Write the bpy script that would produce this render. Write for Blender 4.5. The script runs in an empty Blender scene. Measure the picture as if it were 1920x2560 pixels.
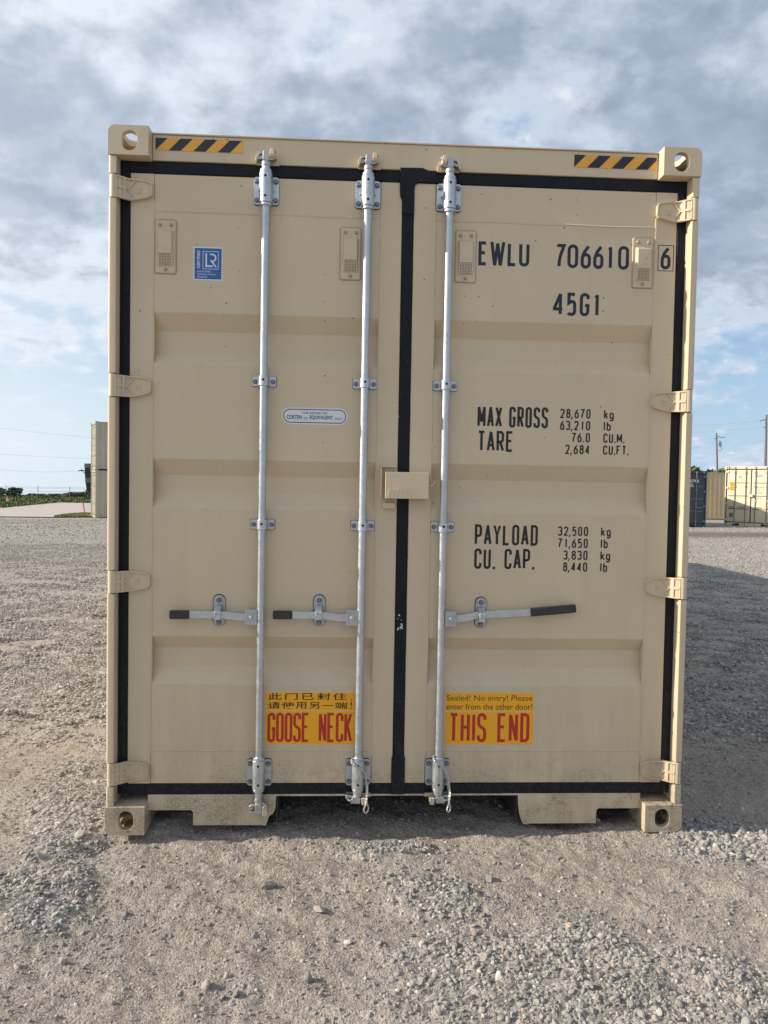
import bpy, bmesh, math, random
import numpy as np
from mathutils import Vector, Matrix

rad = math.radians
random.seed(7)
rng = np.random.default_rng(11)
S = bpy.context.scene
COL = S.collection

# ------------------------------------------------------------------ camera
cam_d = bpy.data.cameras.new('camera')
cam = bpy.data.objects.new('camera', cam_d)
COL.objects.link(cam)
cam_d.sensor_fit = 'HORIZONTAL'
cam_d.sensor_width = 36.0
cam_d.lens = 36.01
cam_d.clip_start = 0.05
cam_d.clip_end = 3000
CAM = Vector((0.9733, -3.1826, 1.4687))
cam.matrix_world = Matrix(((0.99859878, -0.0153017, -0.05065903, CAM.x),
                           (-0.05008522, 0.03580562, -0.99810291, CAM.y),
                           (0.01708655, 0.99924162, 0.03498906, CAM.z),
                           (0, 0, 0, 1)))
S.camera = cam
S.render.resolution_x, S.render.resolution_y = 768, 1024

# ------------------------------------------------------------------ light
SUN_EL, SUN_OFF = 26.6, 1.35          # elevation; degrees in front of the door plane (sun on the left)
sl = bpy.data.lights.new('sun', 'SUN')
sl.energy = 5.0
sl.angle = rad(0.53)
sl.color = (1.0, 0.90, 0.76)
sun = bpy.data.objects.new('sun', sl)
COL.objects.link(sun)
sdir = Vector((-math.cos(rad(SUN_EL)) * math.cos(rad(SUN_OFF)), -math.cos(rad(SUN_EL)) * math.sin(rad(SUN_OFF)), math.sin(rad(SUN_EL))))
sun.rotation_euler = sdir.to_track_quat('Z', 'Y').to_euler()
sun.location = (-6, 0, 9)

world = bpy.data.worlds.new('World')
S.world = world
world.use_nodes = True


class NT:
    """small helper for node trees"""
    def __init__(s, tree):
        s.t = tree
        s.n = tree.nodes
        s.n.clear()

    def add(s, kind, **kw):
        nd = s.n.new(kind)
        for k, v in kw.items():
            if k.startswith('i_'):
                key = k[2:]
                key = int(key) if key.isdigit() else key.replace('_', ' ')
                nd.inputs[key].default_value = v
            else:
                setattr(nd, k, v)
        return nd

    def link(s, a, b):
        s.t.links.new(a, b)

    def val(s, sock, v):
        if hasattr(v, 'node'):
            s.link(v, sock)
        else:
            sock.default_value = v

    def math(s, op, a, b=0.0, c=None, clamp=False):
        nd = s.n.new('ShaderNodeMath')
        nd.operation = op
        nd.use_clamp = clamp
        s.val(nd.inputs[0], a)
        s.val(nd.inputs[1], b)
        if c is not None:
            s.val(nd.inputs[2], c)
        return nd.outputs[0]

    def vmath(s, op, a, b=None, scale=None):
        nd = s.n.new('ShaderNodeVectorMath')
        nd.operation = op
        s.val(nd.inputs[0], a)
        if b is not None:
            s.val(nd.inputs[1], b)
        if scale is not None:
            s.val(nd.inputs['Scale'], scale)
        return nd.outputs['Value'] if op in ('DOT_PRODUCT', 'LENGTH', 'DISTANCE') else nd.outputs[0]

    def maprange(s, x, a, b, c=0.0, d=1.0, smooth=False):
        nd = s.n.new('ShaderNodeMapRange')
        nd.interpolation_type = 'SMOOTHSTEP' if smooth else 'LINEAR'
        s.val(nd.inputs[0], x)
        for i, v in zip((1, 2, 3, 4), (a, b, c, d)):
            s.val(nd.inputs[i], v)
        return nd.outputs[0]

    def mix(s, f, a, b, mode='MIX'):
        nd = s.n.new('ShaderNodeMix')
        nd.data_type = 'RGBA'
        nd.blend_type = mode
        s.val(nd.inputs[0], f)
        s.val(nd.inputs[6], a if hasattr(a, 'node') else (*a[:3], 1))
        s.val(nd.inputs[7], b if hasattr(b, 'node') else (*b[:3], 1))
        return nd.outputs[2]

    def noise(s, vec, scale, detail=4.0, rough=0.55, dist=0.0, out='Fac'):
        nd = s.n.new('ShaderNodeTexNoise')
        if vec is not None:
            s.link(vec, nd.inputs['Vector'])
        nd.inputs['Scale'].default_value = scale
        nd.inputs['Detail'].default_value = detail
        nd.inputs['Roughness'].default_value = rough
        nd.inputs['Distortion'].default_value = dist
        return nd.outputs[out]

    def ramp(s, f, stops, interp='LINEAR'):
        nd = s.n.new('ShaderNodeValToRGB')
        cr = nd.color_ramp
        cr.interpolation = interp
        while len(cr.elements) < len(stops):
            cr.elements.new(0.5)
        for e, (p, c) in zip(cr.elements, stops):
            e.position = p
            e.color = (*c[:3], 1) if len(c) >= 3 else (c[0],) * 3 + (1,)
        s.link(f, nd.inputs[0])
        return nd.outputs[0]


def build_world():
    w = NT(world.node_tree)
    out = w.add('ShaderNodeOutputWorld')
    bg = w.add('ShaderNodeBackground')
    bg.inputs['Strength'].default_value = 0.091
    w.link(bg.outputs[0], out.inputs[0])
    sky = w.add('ShaderNodeTexSky')
    sky.sky_type = 'NISHITA'
    sky.sun_disc = False
    sky.sun_elevation = rad(SUN_EL)
    sky.sun_rotation = rad(270 - SUN_OFF)
    sky.air_density = 1.0
    sky.dust_density = 1.2
    sky.ozone_density = 1.0
    tc = w.add('ShaderNodeTexCoord')
    d = w.vmath('NORMALIZE', tc.outputs['Generated'])
    sep = w.add('ShaderNodeSeparateXYZ')
    w.link(d, sep.inputs[0])
    z = w.math('MAXIMUM', sep.outputs[2], 0.0)
    zz = w.math('ADD', z, 0.36)
    px = w.math('DIVIDE', sep.outputs[0], zz)
    py = w.math('DIVIDE', sep.outputs[1], zz)
    cmb = w.add('ShaderNodeCombineXYZ')
    w.link(px, cmb.inputs[0])
    w.link(py, cmb.inputs[1])
    p = cmb.outputs[0]
    big = w.noise(p, 2.1, 3.0, 0.5, 0.0)
    med = w.noise(p, 5.6, 12.0, 0.58, 0.15)
    fine = w.noise(p, 17.0, 8.0, 0.60, 0.0)
    dens = w.math('ADD', w.math('MULTIPLY', big, 0.42), w.math('MULTIPLY', med, 0.46))
    dens = w.math('ADD', dens, w.math('MULTIPLY', fine, 0.17))
    # the cloud deck thins out towards the horizon
    el = w.maprange(z, 0.08, 0.34, -0.125, 0.050, True)
    dens = w.math('ADD', dens, el)
    cover = w.maprange(dens, 0.395, 0.510, 0.0, 1.0, True)
    thick = w.maprange(dens, 0.470, 0.620, 0.0, 1.0, True)
    sd = w.vmath('DOT_PRODUCT', d, tuple(sdir))
    # forward scattering: thin cloud is brighter round the sun
    fwd2 = w.maprange(sd, 0.0, 0.90, 0.0, 1.0)
    bright = w.mix(fwd2, (5.2, 5.95, 7.0), (8.9, 9.2, 9.5))
    dark = w.mix(fwd2, (2.65, 3.3, 4.35), (5.0, 5.8, 6.7))
    puff = w.noise(p, 9.5, 8.0, 0.55)
    dark = w.mix(w.maprange(puff, 0.36, 0.66, 0.0, 0.60, True), w.mix(0.07, dark, (0.5, 0.7, 1.1)), w.mix(0.5, dark, bright))
    ccol = w.mix(thick, bright, dark)
    # crisp white crests where fine billows catch the light
    crest = w.math('MULTIPLY', w.maprange(fine, 0.52, 0.68, 0.0, 0.75, True), w.maprange(thick, 0.0, 0.7, 1.0, 0.0))
    ccol = w.mix(crest, ccol, (7.6, 7.7, 7.9))
    skyc = w.mix(0.40, sky.outputs[0], (3.2, 5.2, 7.9))
    # pale band of haze along the horizon
    hz = w.maprange(sep.outputs[2], 0.0, 0.20, 1.0, 0.0, True)
    hcol = w.mix(w.maprange(sd, -0.6, 0.7, 0.0, 1.0), (3.3, 5.1, 7.1), (7.4, 8.2, 8.5))
    skyc = w.mix(w.math('MULTIPLY', hz, 0.75), skyc, hcol)
    veil = w.math('MULTIPLY', w.maprange(sd, 0.05, 0.75, 0.0, 0.9), 1.0)
    skyc = w.mix(veil, skyc, (7.6, 8.3, 8.7))
    fin = w.mix(cover, skyc, ccol)
    w.link(fin, bg.inputs[0])


build_world()
S.view_settings.view_transform = 'Standard'
S.view_settings.look = 'None'
S.view_settings.exposure = 0.43
S.view_settings.gamma = 1.0
S.view_settings.use_curve_mapping = False


# ------------------------------------------------------------------ materials
def new_mat(name):
    m = bpy.data.materials.new(name)
    m.use_nodes = True
    t = NT(m.node_tree)
    out = t.add('ShaderNodeOutputMaterial')
    b = t.add('ShaderNodeBsdfPrincipled')
    t.link(b.outputs[0], out.inputs[0])
    return m, t, b


def simple(name, col, rough=0.5, metal=0.0, var=0.08, scale=30.0, bump=0.0, bscale=80.0, spec=0.5):
    m, t, b = new_mat(name)
    tc = t.add('ShaderNodeTexCoord')
    n = t.noise(tc.outputs['Object'], scale, 5.0, 0.6)
    lo = tuple(c * (1 - var) for c in col)
    hi = tuple(min(1, c * (1 + var)) for c in col)
    t.link(t.ramp(n, [(0.3, lo), (0.7, hi)]), b.inputs['Base Color'])
    b.inputs['Roughness'].default_value = rough
    b.inputs['Metallic'].default_value = metal
    b.inputs['Specular IOR Level'].default_value = spec
    if bump:
        bn = t.add('ShaderNodeBump')
        bn.inputs['Strength'].default_value = bump
        bn.inputs['Distance'].default_value = 0.002
        t.link(t.noise(tc.outputs['Object'], bscale, 4.0, 0.6), bn.inputs['Height'])
        t.link(bn.outputs[0], b.inputs['Normal'])
    return m


def paint(name, col, wear=0.0, dots=True, dust=0.34):
    """weathered container paint; the pieces share the container's coordinates through geometry position"""
    m, t, b = new_mat(name)
    g = t.add('ShaderNodeNewGeometry')
    P = g.outputs['Position']
    sep = t.add('ShaderNodeSeparateXYZ')
    t.link(P, sep.inputs[0])
    zc = sep.outputs[2]
    # broad tone variation, drips stretched along z
    mp = t.add('ShaderNodeMapping')
    mp.inputs['Scale'].default_value = (9, 9, 0.9)
    t.link(P, mp.inputs[0])
    n1 = t.noise(P, 1.7, 4.0, 0.55)
    n2 = t.noise(mp.outputs[0], 1.3, 7.0, 0.66)
    n3 = t.noise(P, 26.0, 6.0, 0.7)
    base = t.mix(t.maprange(n1, 0.3, 0.7), tuple(c * 0.94 for c in col), tuple(min(1, c * 1.05) for c in col))
    base = t.mix(t.maprange(n2, 0.5, 0.78, 0.0, 0.22), base, (col[0] * 0.80, col[1] * 0.73, col[2] * 0.60))
    base = t.mix(t.maprange(n3, 0.42, 0.75, 0.0, 0.10), base, (col[0] * 0.75, col[1] * 0.72, col[2] * 0.66))
    # splashed dirt near the ground
    low = t.maprange(zc, 0.05, 1.0, 1.0, 0.0, True)
    n4 = t.noise(mp.outputs[0], 2.2, 8.0, 0.7)
    dm = t.math('MULTIPLY', low, t.maprange(n4, 0.38, 0.72, 0.0, dust))
    base = t.mix(dm, base, (0.25, 0.215, 0.17))
    # crawling speckle where the spray dried rough, strongest at the sill
    vs = t.add('ShaderNodeTexVoronoi')
    vs.inputs['Scale'].default_value = 120
    vs.feature = 'DISTANCE_TO_EDGE'
    ms = t.add('ShaderNodeMapping')
    ms.inputs['Scale'].default_value = (0.45, 1, 1.5)
    t.link(P, ms.inputs[0])
    wob = t.vmath('ADD', ms.outputs[0], t.vmath('SCALE', t.noise(P, 60.0, 2.0, 0.5, out='Color'), scale=0.02))
    t.link(wob, vs.inputs['Vector'])
    crk = t.maprange(vs.outputs['Distance'], 0.0, 0.16, 1.0, 0.0)
    reg = t.maprange(t.noise(P, 7.0, 3.0, 0.6), 0.40, 0.56)
    lowz = t.maprange(zc, 0.10, 0.42, 1.0, 0.0, True)
    sp = t.math('MULTIPLY', t.math('MULTIPLY', crk, reg), t.math('MULTIPLY', lowz, 0.75))
    base = t.mix(sp, base, (0.11, 0.09, 0.065))
    if dots:
        v = t.add('ShaderNodeTexVoronoi')
        v.inputs['Scale'].default_value = 17.0
        v.voronoi_dimensions = '2D'
        sj = t.add('ShaderNodeSeparateXYZ')
        t.link(t.vmath('ADD', P, t.vmath('SCALE', t.noise(P, 220.0, 2.0, out='Color'), scale=0.0035)), sj.inputs[0])
        cj = t.add('ShaderNodeCombineXYZ')
        t.link(sj.outputs[0], cj.inputs[0])
        t.link(sj.outputs[2], cj.inputs[1])
        t.link(cj.outputs[0], v.inputs['Vector'])
        r = t.add('ShaderNodeSeparateColor')
        t.link(v.outputs['Color'], r.inputs[0])
        size = t.math('MULTIPLY', t.math('POWER', r.outputs[0], 3.0), 0.062)
        keep = t.maprange(r.outputs[1], 0.60, 0.61)
        hi_z = t.maprange(zc, 0.4, 2.2, 0.3, 1.0)
        dot = t.math('LESS_THAN', v.outputs['Distance'], t.math('MULTIPLY', t.math('MULTIPLY', size, keep), hi_z))
        dot = t.math('MULTIPLY', dot, 0.85)
        base = t.mix(dot, base, (0.055, 0.042, 0.03))
    if wear:
        n5 = t.noise(P, 34.0, 7.0, 0.65)
        n6 = t.noise(P, 11.0, 3.0, 0.5)
        wm = t.math('MULTIPLY', t.maprange(n5, 0.56, 0.61), t.math('MULTIPLY', t.maprange(n6, 0.45, 0.55), t.math('ADD', t.maprange(zc, 0.0, 0.045, 1.0, 0.0), t.maprange(zc, 0.098, 0.116, 0.0, 0.8))))
        base = t.mix(wm, base, (0.13, 0.055, 0.03))
    t.link(base, b.inputs['Base Color'])
    t.link(t.maprange(n3, 0.3, 0.7, 0.40, 0.56), b.inputs['Roughness'])
    b.inputs['Specular IOR Level'].default_value = 0.45
    # sheet-metal waviness plus orange peel
    hsum = t.math('ADD', t.math('MULTIPLY', t.noise(P, 3.2, 2.0, 0.4), 5.0), t.math('MULTIPLY', t.noise(P, 170.0, 3.0, 0.6), 0.16))
    bn = t.add('ShaderNodeBump')
    bn.inputs['Strength'].default_value = 0.55
    bn.inputs['Distance'].default_value = 0.0016
    t.link(hsum, bn.inputs['Height'])
    t.link(bn.outputs[0], b.inputs['Normal'])
    return m


TAN = (0.615, 0.503, 0.352)
M = {}
M['tan'] = paint('tan_paint', TAN)
M['tan_rusty'] = paint('tan_paint_rusty', TAN, wear=1.0, dust=0.6)
M['tan_worn'] = paint('tan_paint_worn', TAN, wear=0.0, dust=0.42)
M['tan_grimy'] = paint('tan_paint_grimy', (0.40, 0.325, 0.22), dots=False)
M['tan_plain'] = paint('tan_paint_plain', TAN, dots=False)


def galv(name, col=(0.66, 0.69, 0.71), rough=0.36):
    m, t, b = new_mat(name)
    g = t.add('ShaderNodeNewGeometry')
    P = g.outputs['Position']
    v = t.add('ShaderNodeTexVoronoi')
    v.inputs['Scale'].default_value = 95
    t.link(t.vmath('ADD', P, t.vmath('SCALE', t.noise(P, 30.0, 3.0, out='Color'), scale=0.03)), v.inputs['Vector'])
    r = t.add('ShaderNodeSeparateColor')
    t.link(v.outputs['Color'], r.inputs[0])
    f = t.math('ADD', t.math('MULTIPLY', r.outputs[0], 0.22), t.math('MULTIPLY', t.noise(P, 14.0, 6.0, 0.7), 0.80))
    t.link(t.ramp(f, [(0.25, tuple(c * 0.80 for c in col)), (0.8, tuple(min(1, c * 1.1) for c in col))]), b.inputs['Base Color'])
    t.link(t.maprange(f, 0.2, 0.9, rough - 0.06, rough + 0.2), b.inputs['Roughness'])
    b.inputs['Metallic'].default_value = 0.82
    bn = t.add('ShaderNodeBump')
    bn.inputs['Strength'].default_value = 0.25
    bn.inputs['Distance'].default_value = 0.0008
    t.link(t.noise(P, 240.0, 4.0, 0.7), bn.inputs['Height'])
    t.link(bn.outputs[0], b.inputs['Normal'])
    return m


M['galv'] = galv('galvanised_steel', (0.56, 0.59, 0.62), 0.38)
M['cam'] = galv('galvanised_casting', (0.47, 0.48, 0.49), 0.44)
M['bolt'] = simple('dark_bolt_steel', (0.20, 0.215, 0.235), 0.45, 0.7, 0.2, 60)
M['hole'] = simple('hole_black', (0.006, 0.006, 0.008), 0.9, 0, 0)
M['grip'] = simple('black_grip_plastic', (0.028, 0.028, 0.028), 0.55, 0, 0.4, 60, 0.5, 120)


def rubber():
    m, t, b = new_mat('black_rubber')
    g = t.add('ShaderNodeNewGeometry')
    P = g.outputs['Position']
    sep = t.add('ShaderNodeSeparateXYZ')
    t.link(P, sep.inputs[0])
    n = t.noise(P, 30.0, 8.0, 0.7)
    c = t.mix(t.maprange(n, 0.35, 0.75), (0.0055, 0.0075, 0.0125), (0.012, 0.014, 0.019))
    low = t.maprange(sep.outputs[2], 0.1, 1.1, 1.0, 0.0, True)
    c = t.mix(t.math('MULTIPLY', low, t.maprange(t.noise(P, 60.0, 5.0, 0.7), 0.42, 0.7, 0.0, 0.2)), c, (0.11, 0.10, 0.085))
    v = t.add('ShaderNodeTexVoronoi')
    v.inputs['Scale'].default_value = 34
    t.link(P, v.inputs['Vector'])
    c = t.mix(t.math('LESS_THAN', v.outputs['Distance'], 0.035), c, (0.35, 0.35, 0.33))
    t.link(c, b.inputs['Base Color'])
    b.inputs['Roughness'].default_value = 0.6
    b.inputs['Specular IOR Level'].default_value = 0.22
    bn = t.add('ShaderNodeBump')
    bn.inputs['Strength'].default_value = 0.5
    bn.inputs['Distance'].default_value = 0.001
    t.link(t.noise(P, 90.0, 5.0, 0.7), bn.inputs['Height'])
    t.link(bn.outputs[0], b.inputs['Normal'])
    return m


M['rubber'] = rubber()
M['far_scuff'] = simple('white_scuff', (0.62, 0.62, 0.60), 0.7)
M['ink'] = simple('navy_lettering_film', (0.008, 0.013, 0.026), 0.38, 0, 0.1)
M['ink2'] = simple('black_lettering_film', (0.010, 0.010, 0.011), 0.42, 0, 0.1)
M['yellow'] = simple('yellow_reflective_film', (0.86, 0.40, 0.012), 0.35, 0, 0.03, 8)
M['hazard_yellow'] = simple('amber_hazard_film', (0.76, 0.38, 0.045), 0.35, 0, 0.05, 8)
M['hazard_black'] = simple('black_hazard_film', (0.012, 0.016, 0.026), 0.35, 0, 0.1)
M['red'] = simple('red_print', (0.48, 0.022, 0.014), 0.4, 0, 0.05)
M['edge'] = simple('pale_film_edge', (0.62, 0.52, 0.40), 0.4, 0, 0.05)
M['blue'] = simple('blue_film', (0.022, 0.105, 0.34), 0.35, 0, 0.08, 12)
M['white'] = simple('white_film', (0.68, 0.70, 0.73), 0.38, 0, 0.03)
M['navy_line'] = simple('navy_print', (0.012, 0.035, 0.10), 0.4, 0, 0.05)
M['black_under'] = simple('underside_dark_steel', (0.035, 0.033, 0.03), 0.8, 0, 0.3)
M['plywood'] = simple('floor_underside', (0.06, 0.045, 0.03), 0.8, 0, 0.3)
M['rope'] = simple('steel_wire_rope', (0.52, 0.50, 0.47), 0.42, 0.6, 0.25, 300)
M['rust'] = simple('bare_rusty_steel', (0.10, 0.045, 0.028), 0.8, 0, 0.4, 60, 0.5, 120)


# ------------------------------------------------------------------ mesh helpers
WORLD = {}      # object -> location in its thing's coordinates


class MB:
    def __init__(s):
        s.v, s.f = [], []

    def add(s, vs, fs):
        o = len(s.v)
        s.v += [tuple(v) for v in vs]
        s.f += [tuple(i + o for i in f) for f in fs]
        return s

    def box(s, x0, x1, y0, y1, z0, z1):
        vs = [(x, y, z) for z in (z0, z1) for y in (y0, y1) for x in (x0, x1)]
        return s.add(vs, [(0, 2, 3, 1), (4, 5, 7, 6), (0, 1, 5, 4), (2, 6, 7, 3), (0, 4, 6, 2), (1, 3, 7, 5)])

    def prism(s, poly, y0, y1):
        """polygon in x,z (counter-clockwise seen from the front, -y) pushed from y0 (front) to y1"""
        n = len(poly)
        a = sum(poly[i][0] * poly[(i + 1) % n][1] - poly[(i + 1) % n][0] * poly[i][1] for i in range(n))
        if a < 0:
            poly = poly[::-1]
        vs = [(x, y0, z) for x, z in poly] + [(x, y1, z) for x, z in poly]
        fs = [tuple(range(n)), tuple(range(2 * n - 1, n - 1, -1))]
        fs += [(i, i + n, (i + 1) % n + n, (i + 1) % n) for i in range(n)]
        return s.add(vs, fs)

    def cyl(s, p0, p1, r, n=16, r1=None, caps=True):
        p0, p1 = Vector(p0), Vector(p1)
        d = (p1 - p0).normalized()
        u = d.orthogonal().normalized()
        w = d.cross(u)
        r1 = r if r1 is None else r1
        vs = []
        for p, q in ((p0, r), (p1, r1)):
            for i in range(n):
                a = 2 * math.pi * i / n
                vs.append(p + q * (math.cos(a) * u + math.sin(a) * w))
        fs = [(i, (i + 1) % n, (i + 1) % n + n, i + n) for i in range(n)]
        if caps:
            fs += [tuple(range(n - 1, -1, -1)), tuple(range(n, 2 * n))]
        return s.add(vs, fs)

    def ring(s, outer, inner, y0, y1):
        """plate with a hole: two x,z loops of equal length, both counter-clockwise"""
        n = len(outer)
        vs = [(x, y0, z) for x, z in outer] + [(x, y0, z) for x, z in inner] + [(x, y1, z) for x, z in outer] + [(x, y1, z) for x, z in inner]
        fs = []
        for i in range(n):
            j = (i + 1) % n
            fs += [(i, j, j + n, i + n), (i + 2 * n, i + 3 * n, j + 3 * n, j + 2 * n), (i, i + 2 * n, j + 2 * n, j), (i + n, j + n, j + 3 * n, i + 3 * n)]
        return s.add(vs, fs)

    def tube(s, pts, r, n=8, closed=False):
        pts = [Vector(p) for p in pts]
        m = len(pts)
        vs, fs = [], []
        u = None
        for i, p in enumerate(pts):
            a = pts[i - 1] if (i or closed) else p
            b = pts[(i + 1) % m] if (i < m - 1 or closed) else p
            d = (b - a).normalized()
            u = (d.orthogonal() if u is None else u - d * u.dot(d)).normalized()
            w = d.cross(u)
            rr = r[i] if isinstance(r, (list, tuple)) else r
            for k in range(n):
                t = 2 * math.pi * k / n
                vs.append(p + rr * (math.cos(t) * u + math.sin(t) * w))
        for i in range(m - (0 if closed else 1)):
            for k in range(n):
                a, b = i * n + k, i * n + (k + 1) % n
                c, e = ((i + 1) % m) * n + (k + 1) % n, ((i + 1) % m) * n + k
                fs.append((a, b, c, e))
        if not closed:
            fs += [tuple(range(n - 1, -1, -1)), tuple(range((m - 1) * n, m * n))]
        return s.add(vs, fs)

    def xform(s, fn):
        s.v = [tuple(fn(Vector(v))) for v in s.v]
        return s

    def mirror(s, cx):
        s.v = [(2 * cx - x, y, z) for x, y, z in s.v]
        s.f = [f[::-1] for f in s.f]
        return s

    def build(s, name, mat, parent=None, loc=None, smooth=False, bevel=0.0, seg=2, kind=None, label=None):
        """loc: where the object's origin sits, in the thing's coordinates; the vertices are given in those coordinates too"""
        if loc is None:
            n = max(1, len(s.v))
            loc = (sum(v[0] for v in s.v) / n, sum(v[1] for v in s.v) / n, sum(v[2] for v in s.v) / n)
        loc = Vector(loc)
        me = bpy.data.meshes.new(name)
        me.from_pydata([(v[0] - loc.x, v[1] - loc.y, v[2] - loc.z) for v in s.v], [], s.f)
        me.materials.append(mat)
        me.validate()
        if smooth:
            for p in me.polygons:
                p.use_smooth = True
            me.set_sharp_from_angle(angle=rad(35))
        o = bpy.data.objects.new(name, me)
        COL.objects.link(o)
        put(o, parent, loc)
        if bevel:
            b = o.modifiers.new('bevel', 'BEVEL')
            b.width = bevel
            b.segments = seg
            b.limit_method = 'ANGLE'
            b.angle_limit = rad(35)
            b.harden_normals = False
        if kind:
            o['kind'] = kind
        if label:
            o['label'] = label
        return o


def put(o, parent, loc):
    WORLD[o.name] = Vector(loc)
    if parent is not None:
        o.parent = parent
        o.location = Vector(loc) - (WORLD[parent.name] if parent.get('_root') is None else Vector((0, 0, 0)))
    else:
        o.location = loc


def root(name, label, cat, loc=(0, 0, 0), rz=0.0, group=None):
    o = bpy.data.objects.new(name, None)
    o.empty_display_size = 0.2
    COL.objects.link(o)
    o.location = loc
    o.rotation_euler = (0, 0, rz)
    WORLD[o.name] = Vector((0, 0, 0))
    tag(o, label, cat, group)
    return o


def tag(o, label, cat, group=None):
    o['label'] = label
    o['category'] = cat
    if group:
        o['group'] = group
    return o


def kids(o):
    return [c for c in bpy.data.objects if c.parent == o]


def copy_tree(o, parent=None):
    c = o.copy()
    COL.objects.link(c)
    if parent is not None:
        c.parent = parent
    for k in kids(o):
        copy_tree(k, c)
    return c


def rrect(x0, x1, z0, z1, r, n=6, corners=(1, 1, 1, 1)):
    """rounded rectangle, counter-clockwise from bottom right; corners: br, tr, tl, bl"""
    out = []
    for k, (cx, cz, a0) in enumerate(((x1 - r, z0 + r, -90), (x1 - r, z1 - r, 0), (x0 + r, z1 - r, 90), (x0 + r, z0 + r, 180))):
        for i in range(n + 1):
            if corners[k]:
                a = rad(a0 + 90 * i / n)
                out.append((cx + r * math.cos(a), cz + r * math.sin(a)))
            else:
                out.append(((x1, x1, x0, x0)[k], (z0, z1, z1, z0)[k]))
                break
    return out


# ------------------------------------------------------------------ lettering
G = {
    '0': [('c', [(0, 0, 1), (1, 0, 1), (1, 1, 1), (0, 1, 1)])],
    '1': [('o', [(.75, 0), (.75, 1)]), ('o', [(.75, .96), (.25, .86)])],
    '2': [('o', [(0, .80), (0, 1, 1), (1, 1, 1), (1, .60, 1), (0, 0), (1, 0)])],
    '3': [('o', [(0, .86), (0, 1, 1), (1, 1, 1), (1, .53, 1), (.35, .53)]), ('o', [(.35, .53), (1, .53, 1), (1, 0, 1), (0, 0, 1), (0, .14)])],
    '4': [('o', [(.74, 0), (.74, 1)]), ('o', [(.74, 1), (0, .30), (0, .25), (1, .25)])],
    '5': [('o', [(1, 1), (.08, 1), (.08, .56), (.35, .63), (1, .63, 1), (1, 0, 1), (.15, 0, 1), (-.02, .06)])],
    '6': [('o', [(.86, 1.0), (.30, .74), (0, .46, 1), (0, .30)]), ('c', [(0, 0, 1), (1, 0, 1), (1, .60, 1), (0, .60, 1)])],
    '7': [('o', [(0, 1), (1, 1), (.42, .42, 1), (.32, 0)])],
    '8': [('c', [(0, 0, 1), (1, 0, 1), (1, .54, 1), (0, .54, 1)]), ('c', [(.06, .54, 1), (.94, .54, 1), (.94, 1, 1), (.06, 1, 1)])],
    'A': [('o', [(-.06, 0), (.5, 1.02)]), ('o', [(.5, 1.02), (1.06, 0)]), ('o', [(.2, .28), (.8, .28)])],
    'C': [('o', [(1, .74), (1, 1, 1), (0, 1, 1), (0, 0, 1), (1, 0, 1), (1, .26)])],
    'D': [('c', [(0, 0), (1, 0, 1), (1, 1, 1), (0, 1)])],
    'E': [('o', [(1, 1), (0, 1), (0, 0), (1, 0)]), ('o', [(0, .53), (.82, .53)])],
    'F': [('o', [(1, 1), (0, 1), (0, 0)]), ('o', [(0, .53), (.82, .53)])],
    'G': [('o', [(1, .78), (1, 1, 1), (0, 1, 1), (0, 0, 1), (1, 0, 1), (1, .46), (.55, .46)])],
    'H': [('o', [(0, 0), (0, 1)]), ('o', [(1, 0), (1, 1)]), ('o', [(0, .52), (1, .52)])],
    'I': [('o', [(.5, 0), (.5, 1)])],
    'K': [('o', [(0, 0), (0, 1)]), ('o', [(1, 1), (0, .36)]), ('o', [(.35, .56), (1.05, 0)])],
    'L': [('o', [(0, 1), (0, 0), (1, 0)])],
    'M': [('o', [(0, 0), (0, 1)]), ('o', [(1, 0), (1, 1)]), ('o', [(.02, 1.02), (.5, .22)]), ('o', [(.5, .22), (.98, 1.02)])],
    'N': [('o', [(0, 0), (0, 1)]), ('o', [(1, 0), (1, 1)]), ('o', [(.02, .97), (.98, .03)])],
    'O': [('c', [(0, 0, 1), (1, 0, 1), (1, 1, 1), (0, 1, 1)])],
    'P': [('o', [(0, 0), (0, 1), (1, 1, 1), (1, .44, 1), (0, .44)])],
    'R': [('o', [(0, 0), (0, 1), (1, 1, 1), (1, .47, 1), (0, .47)]), ('o', [(.5, .47), (1.05, 0)])],
    'S': [('o', [(1, .80), (1, 1, 1), (0, 1, 1), (0, .56, 1), (1, .46, 1), (1, 0, 1), (0, 0, 1), (0, .20)])],
    'T': [('o', [(-.05, 1), (1.05, 1)]), ('o', [(.5, 0), (.5, 1)])],
    'U': [('o', [(0, 1), (0, 0, 1), (1, 0, 1), (1, 1)])],
    'W': [('o', [(-.03, 1.07), (.25, -.06)]), ('o', [(.25, -.06), (.5, 1.0)]), ('o', [(.5, 1.0), (.75, -.06)]), ('o', [(.75, -.06), (1.03, 1.07)])],
    'X': [('o', [(-.05, 0), (1.05, 1)]), ('o', [(-.05, 1), (1.05, 0)])],
    'Y': [('o', [(-.05, 1), (.5, .46), (1.05, 1)]), ('o', [(.5, .46), (.5, 0)])],
    'k': [('o', [(0, 0), (0, 1)]), ('o', [(.95, .66), (0, .26)]), ('o', [(.4, .40), (1, 0)])],
    'g': [('c', [(0, 0, 1), (1, 0, 1), (1, .66, 1), (0, .66, 1)]), ('o', [(1, .60), (1, -.28, 1), (.05, -.28, 1), (0, -.18)])],
    'l': [('o', [(.5, 0), (.5, 1)])],
    'b': [('o', [(0, 0), (0, 1)]), ('c', [(0, 0, 1), (1, 0, 1), (1, .66, 1), (0, .66, 1)])],
    '.': [('dot', None)],
    ',': [('comma', None)],
}


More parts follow.
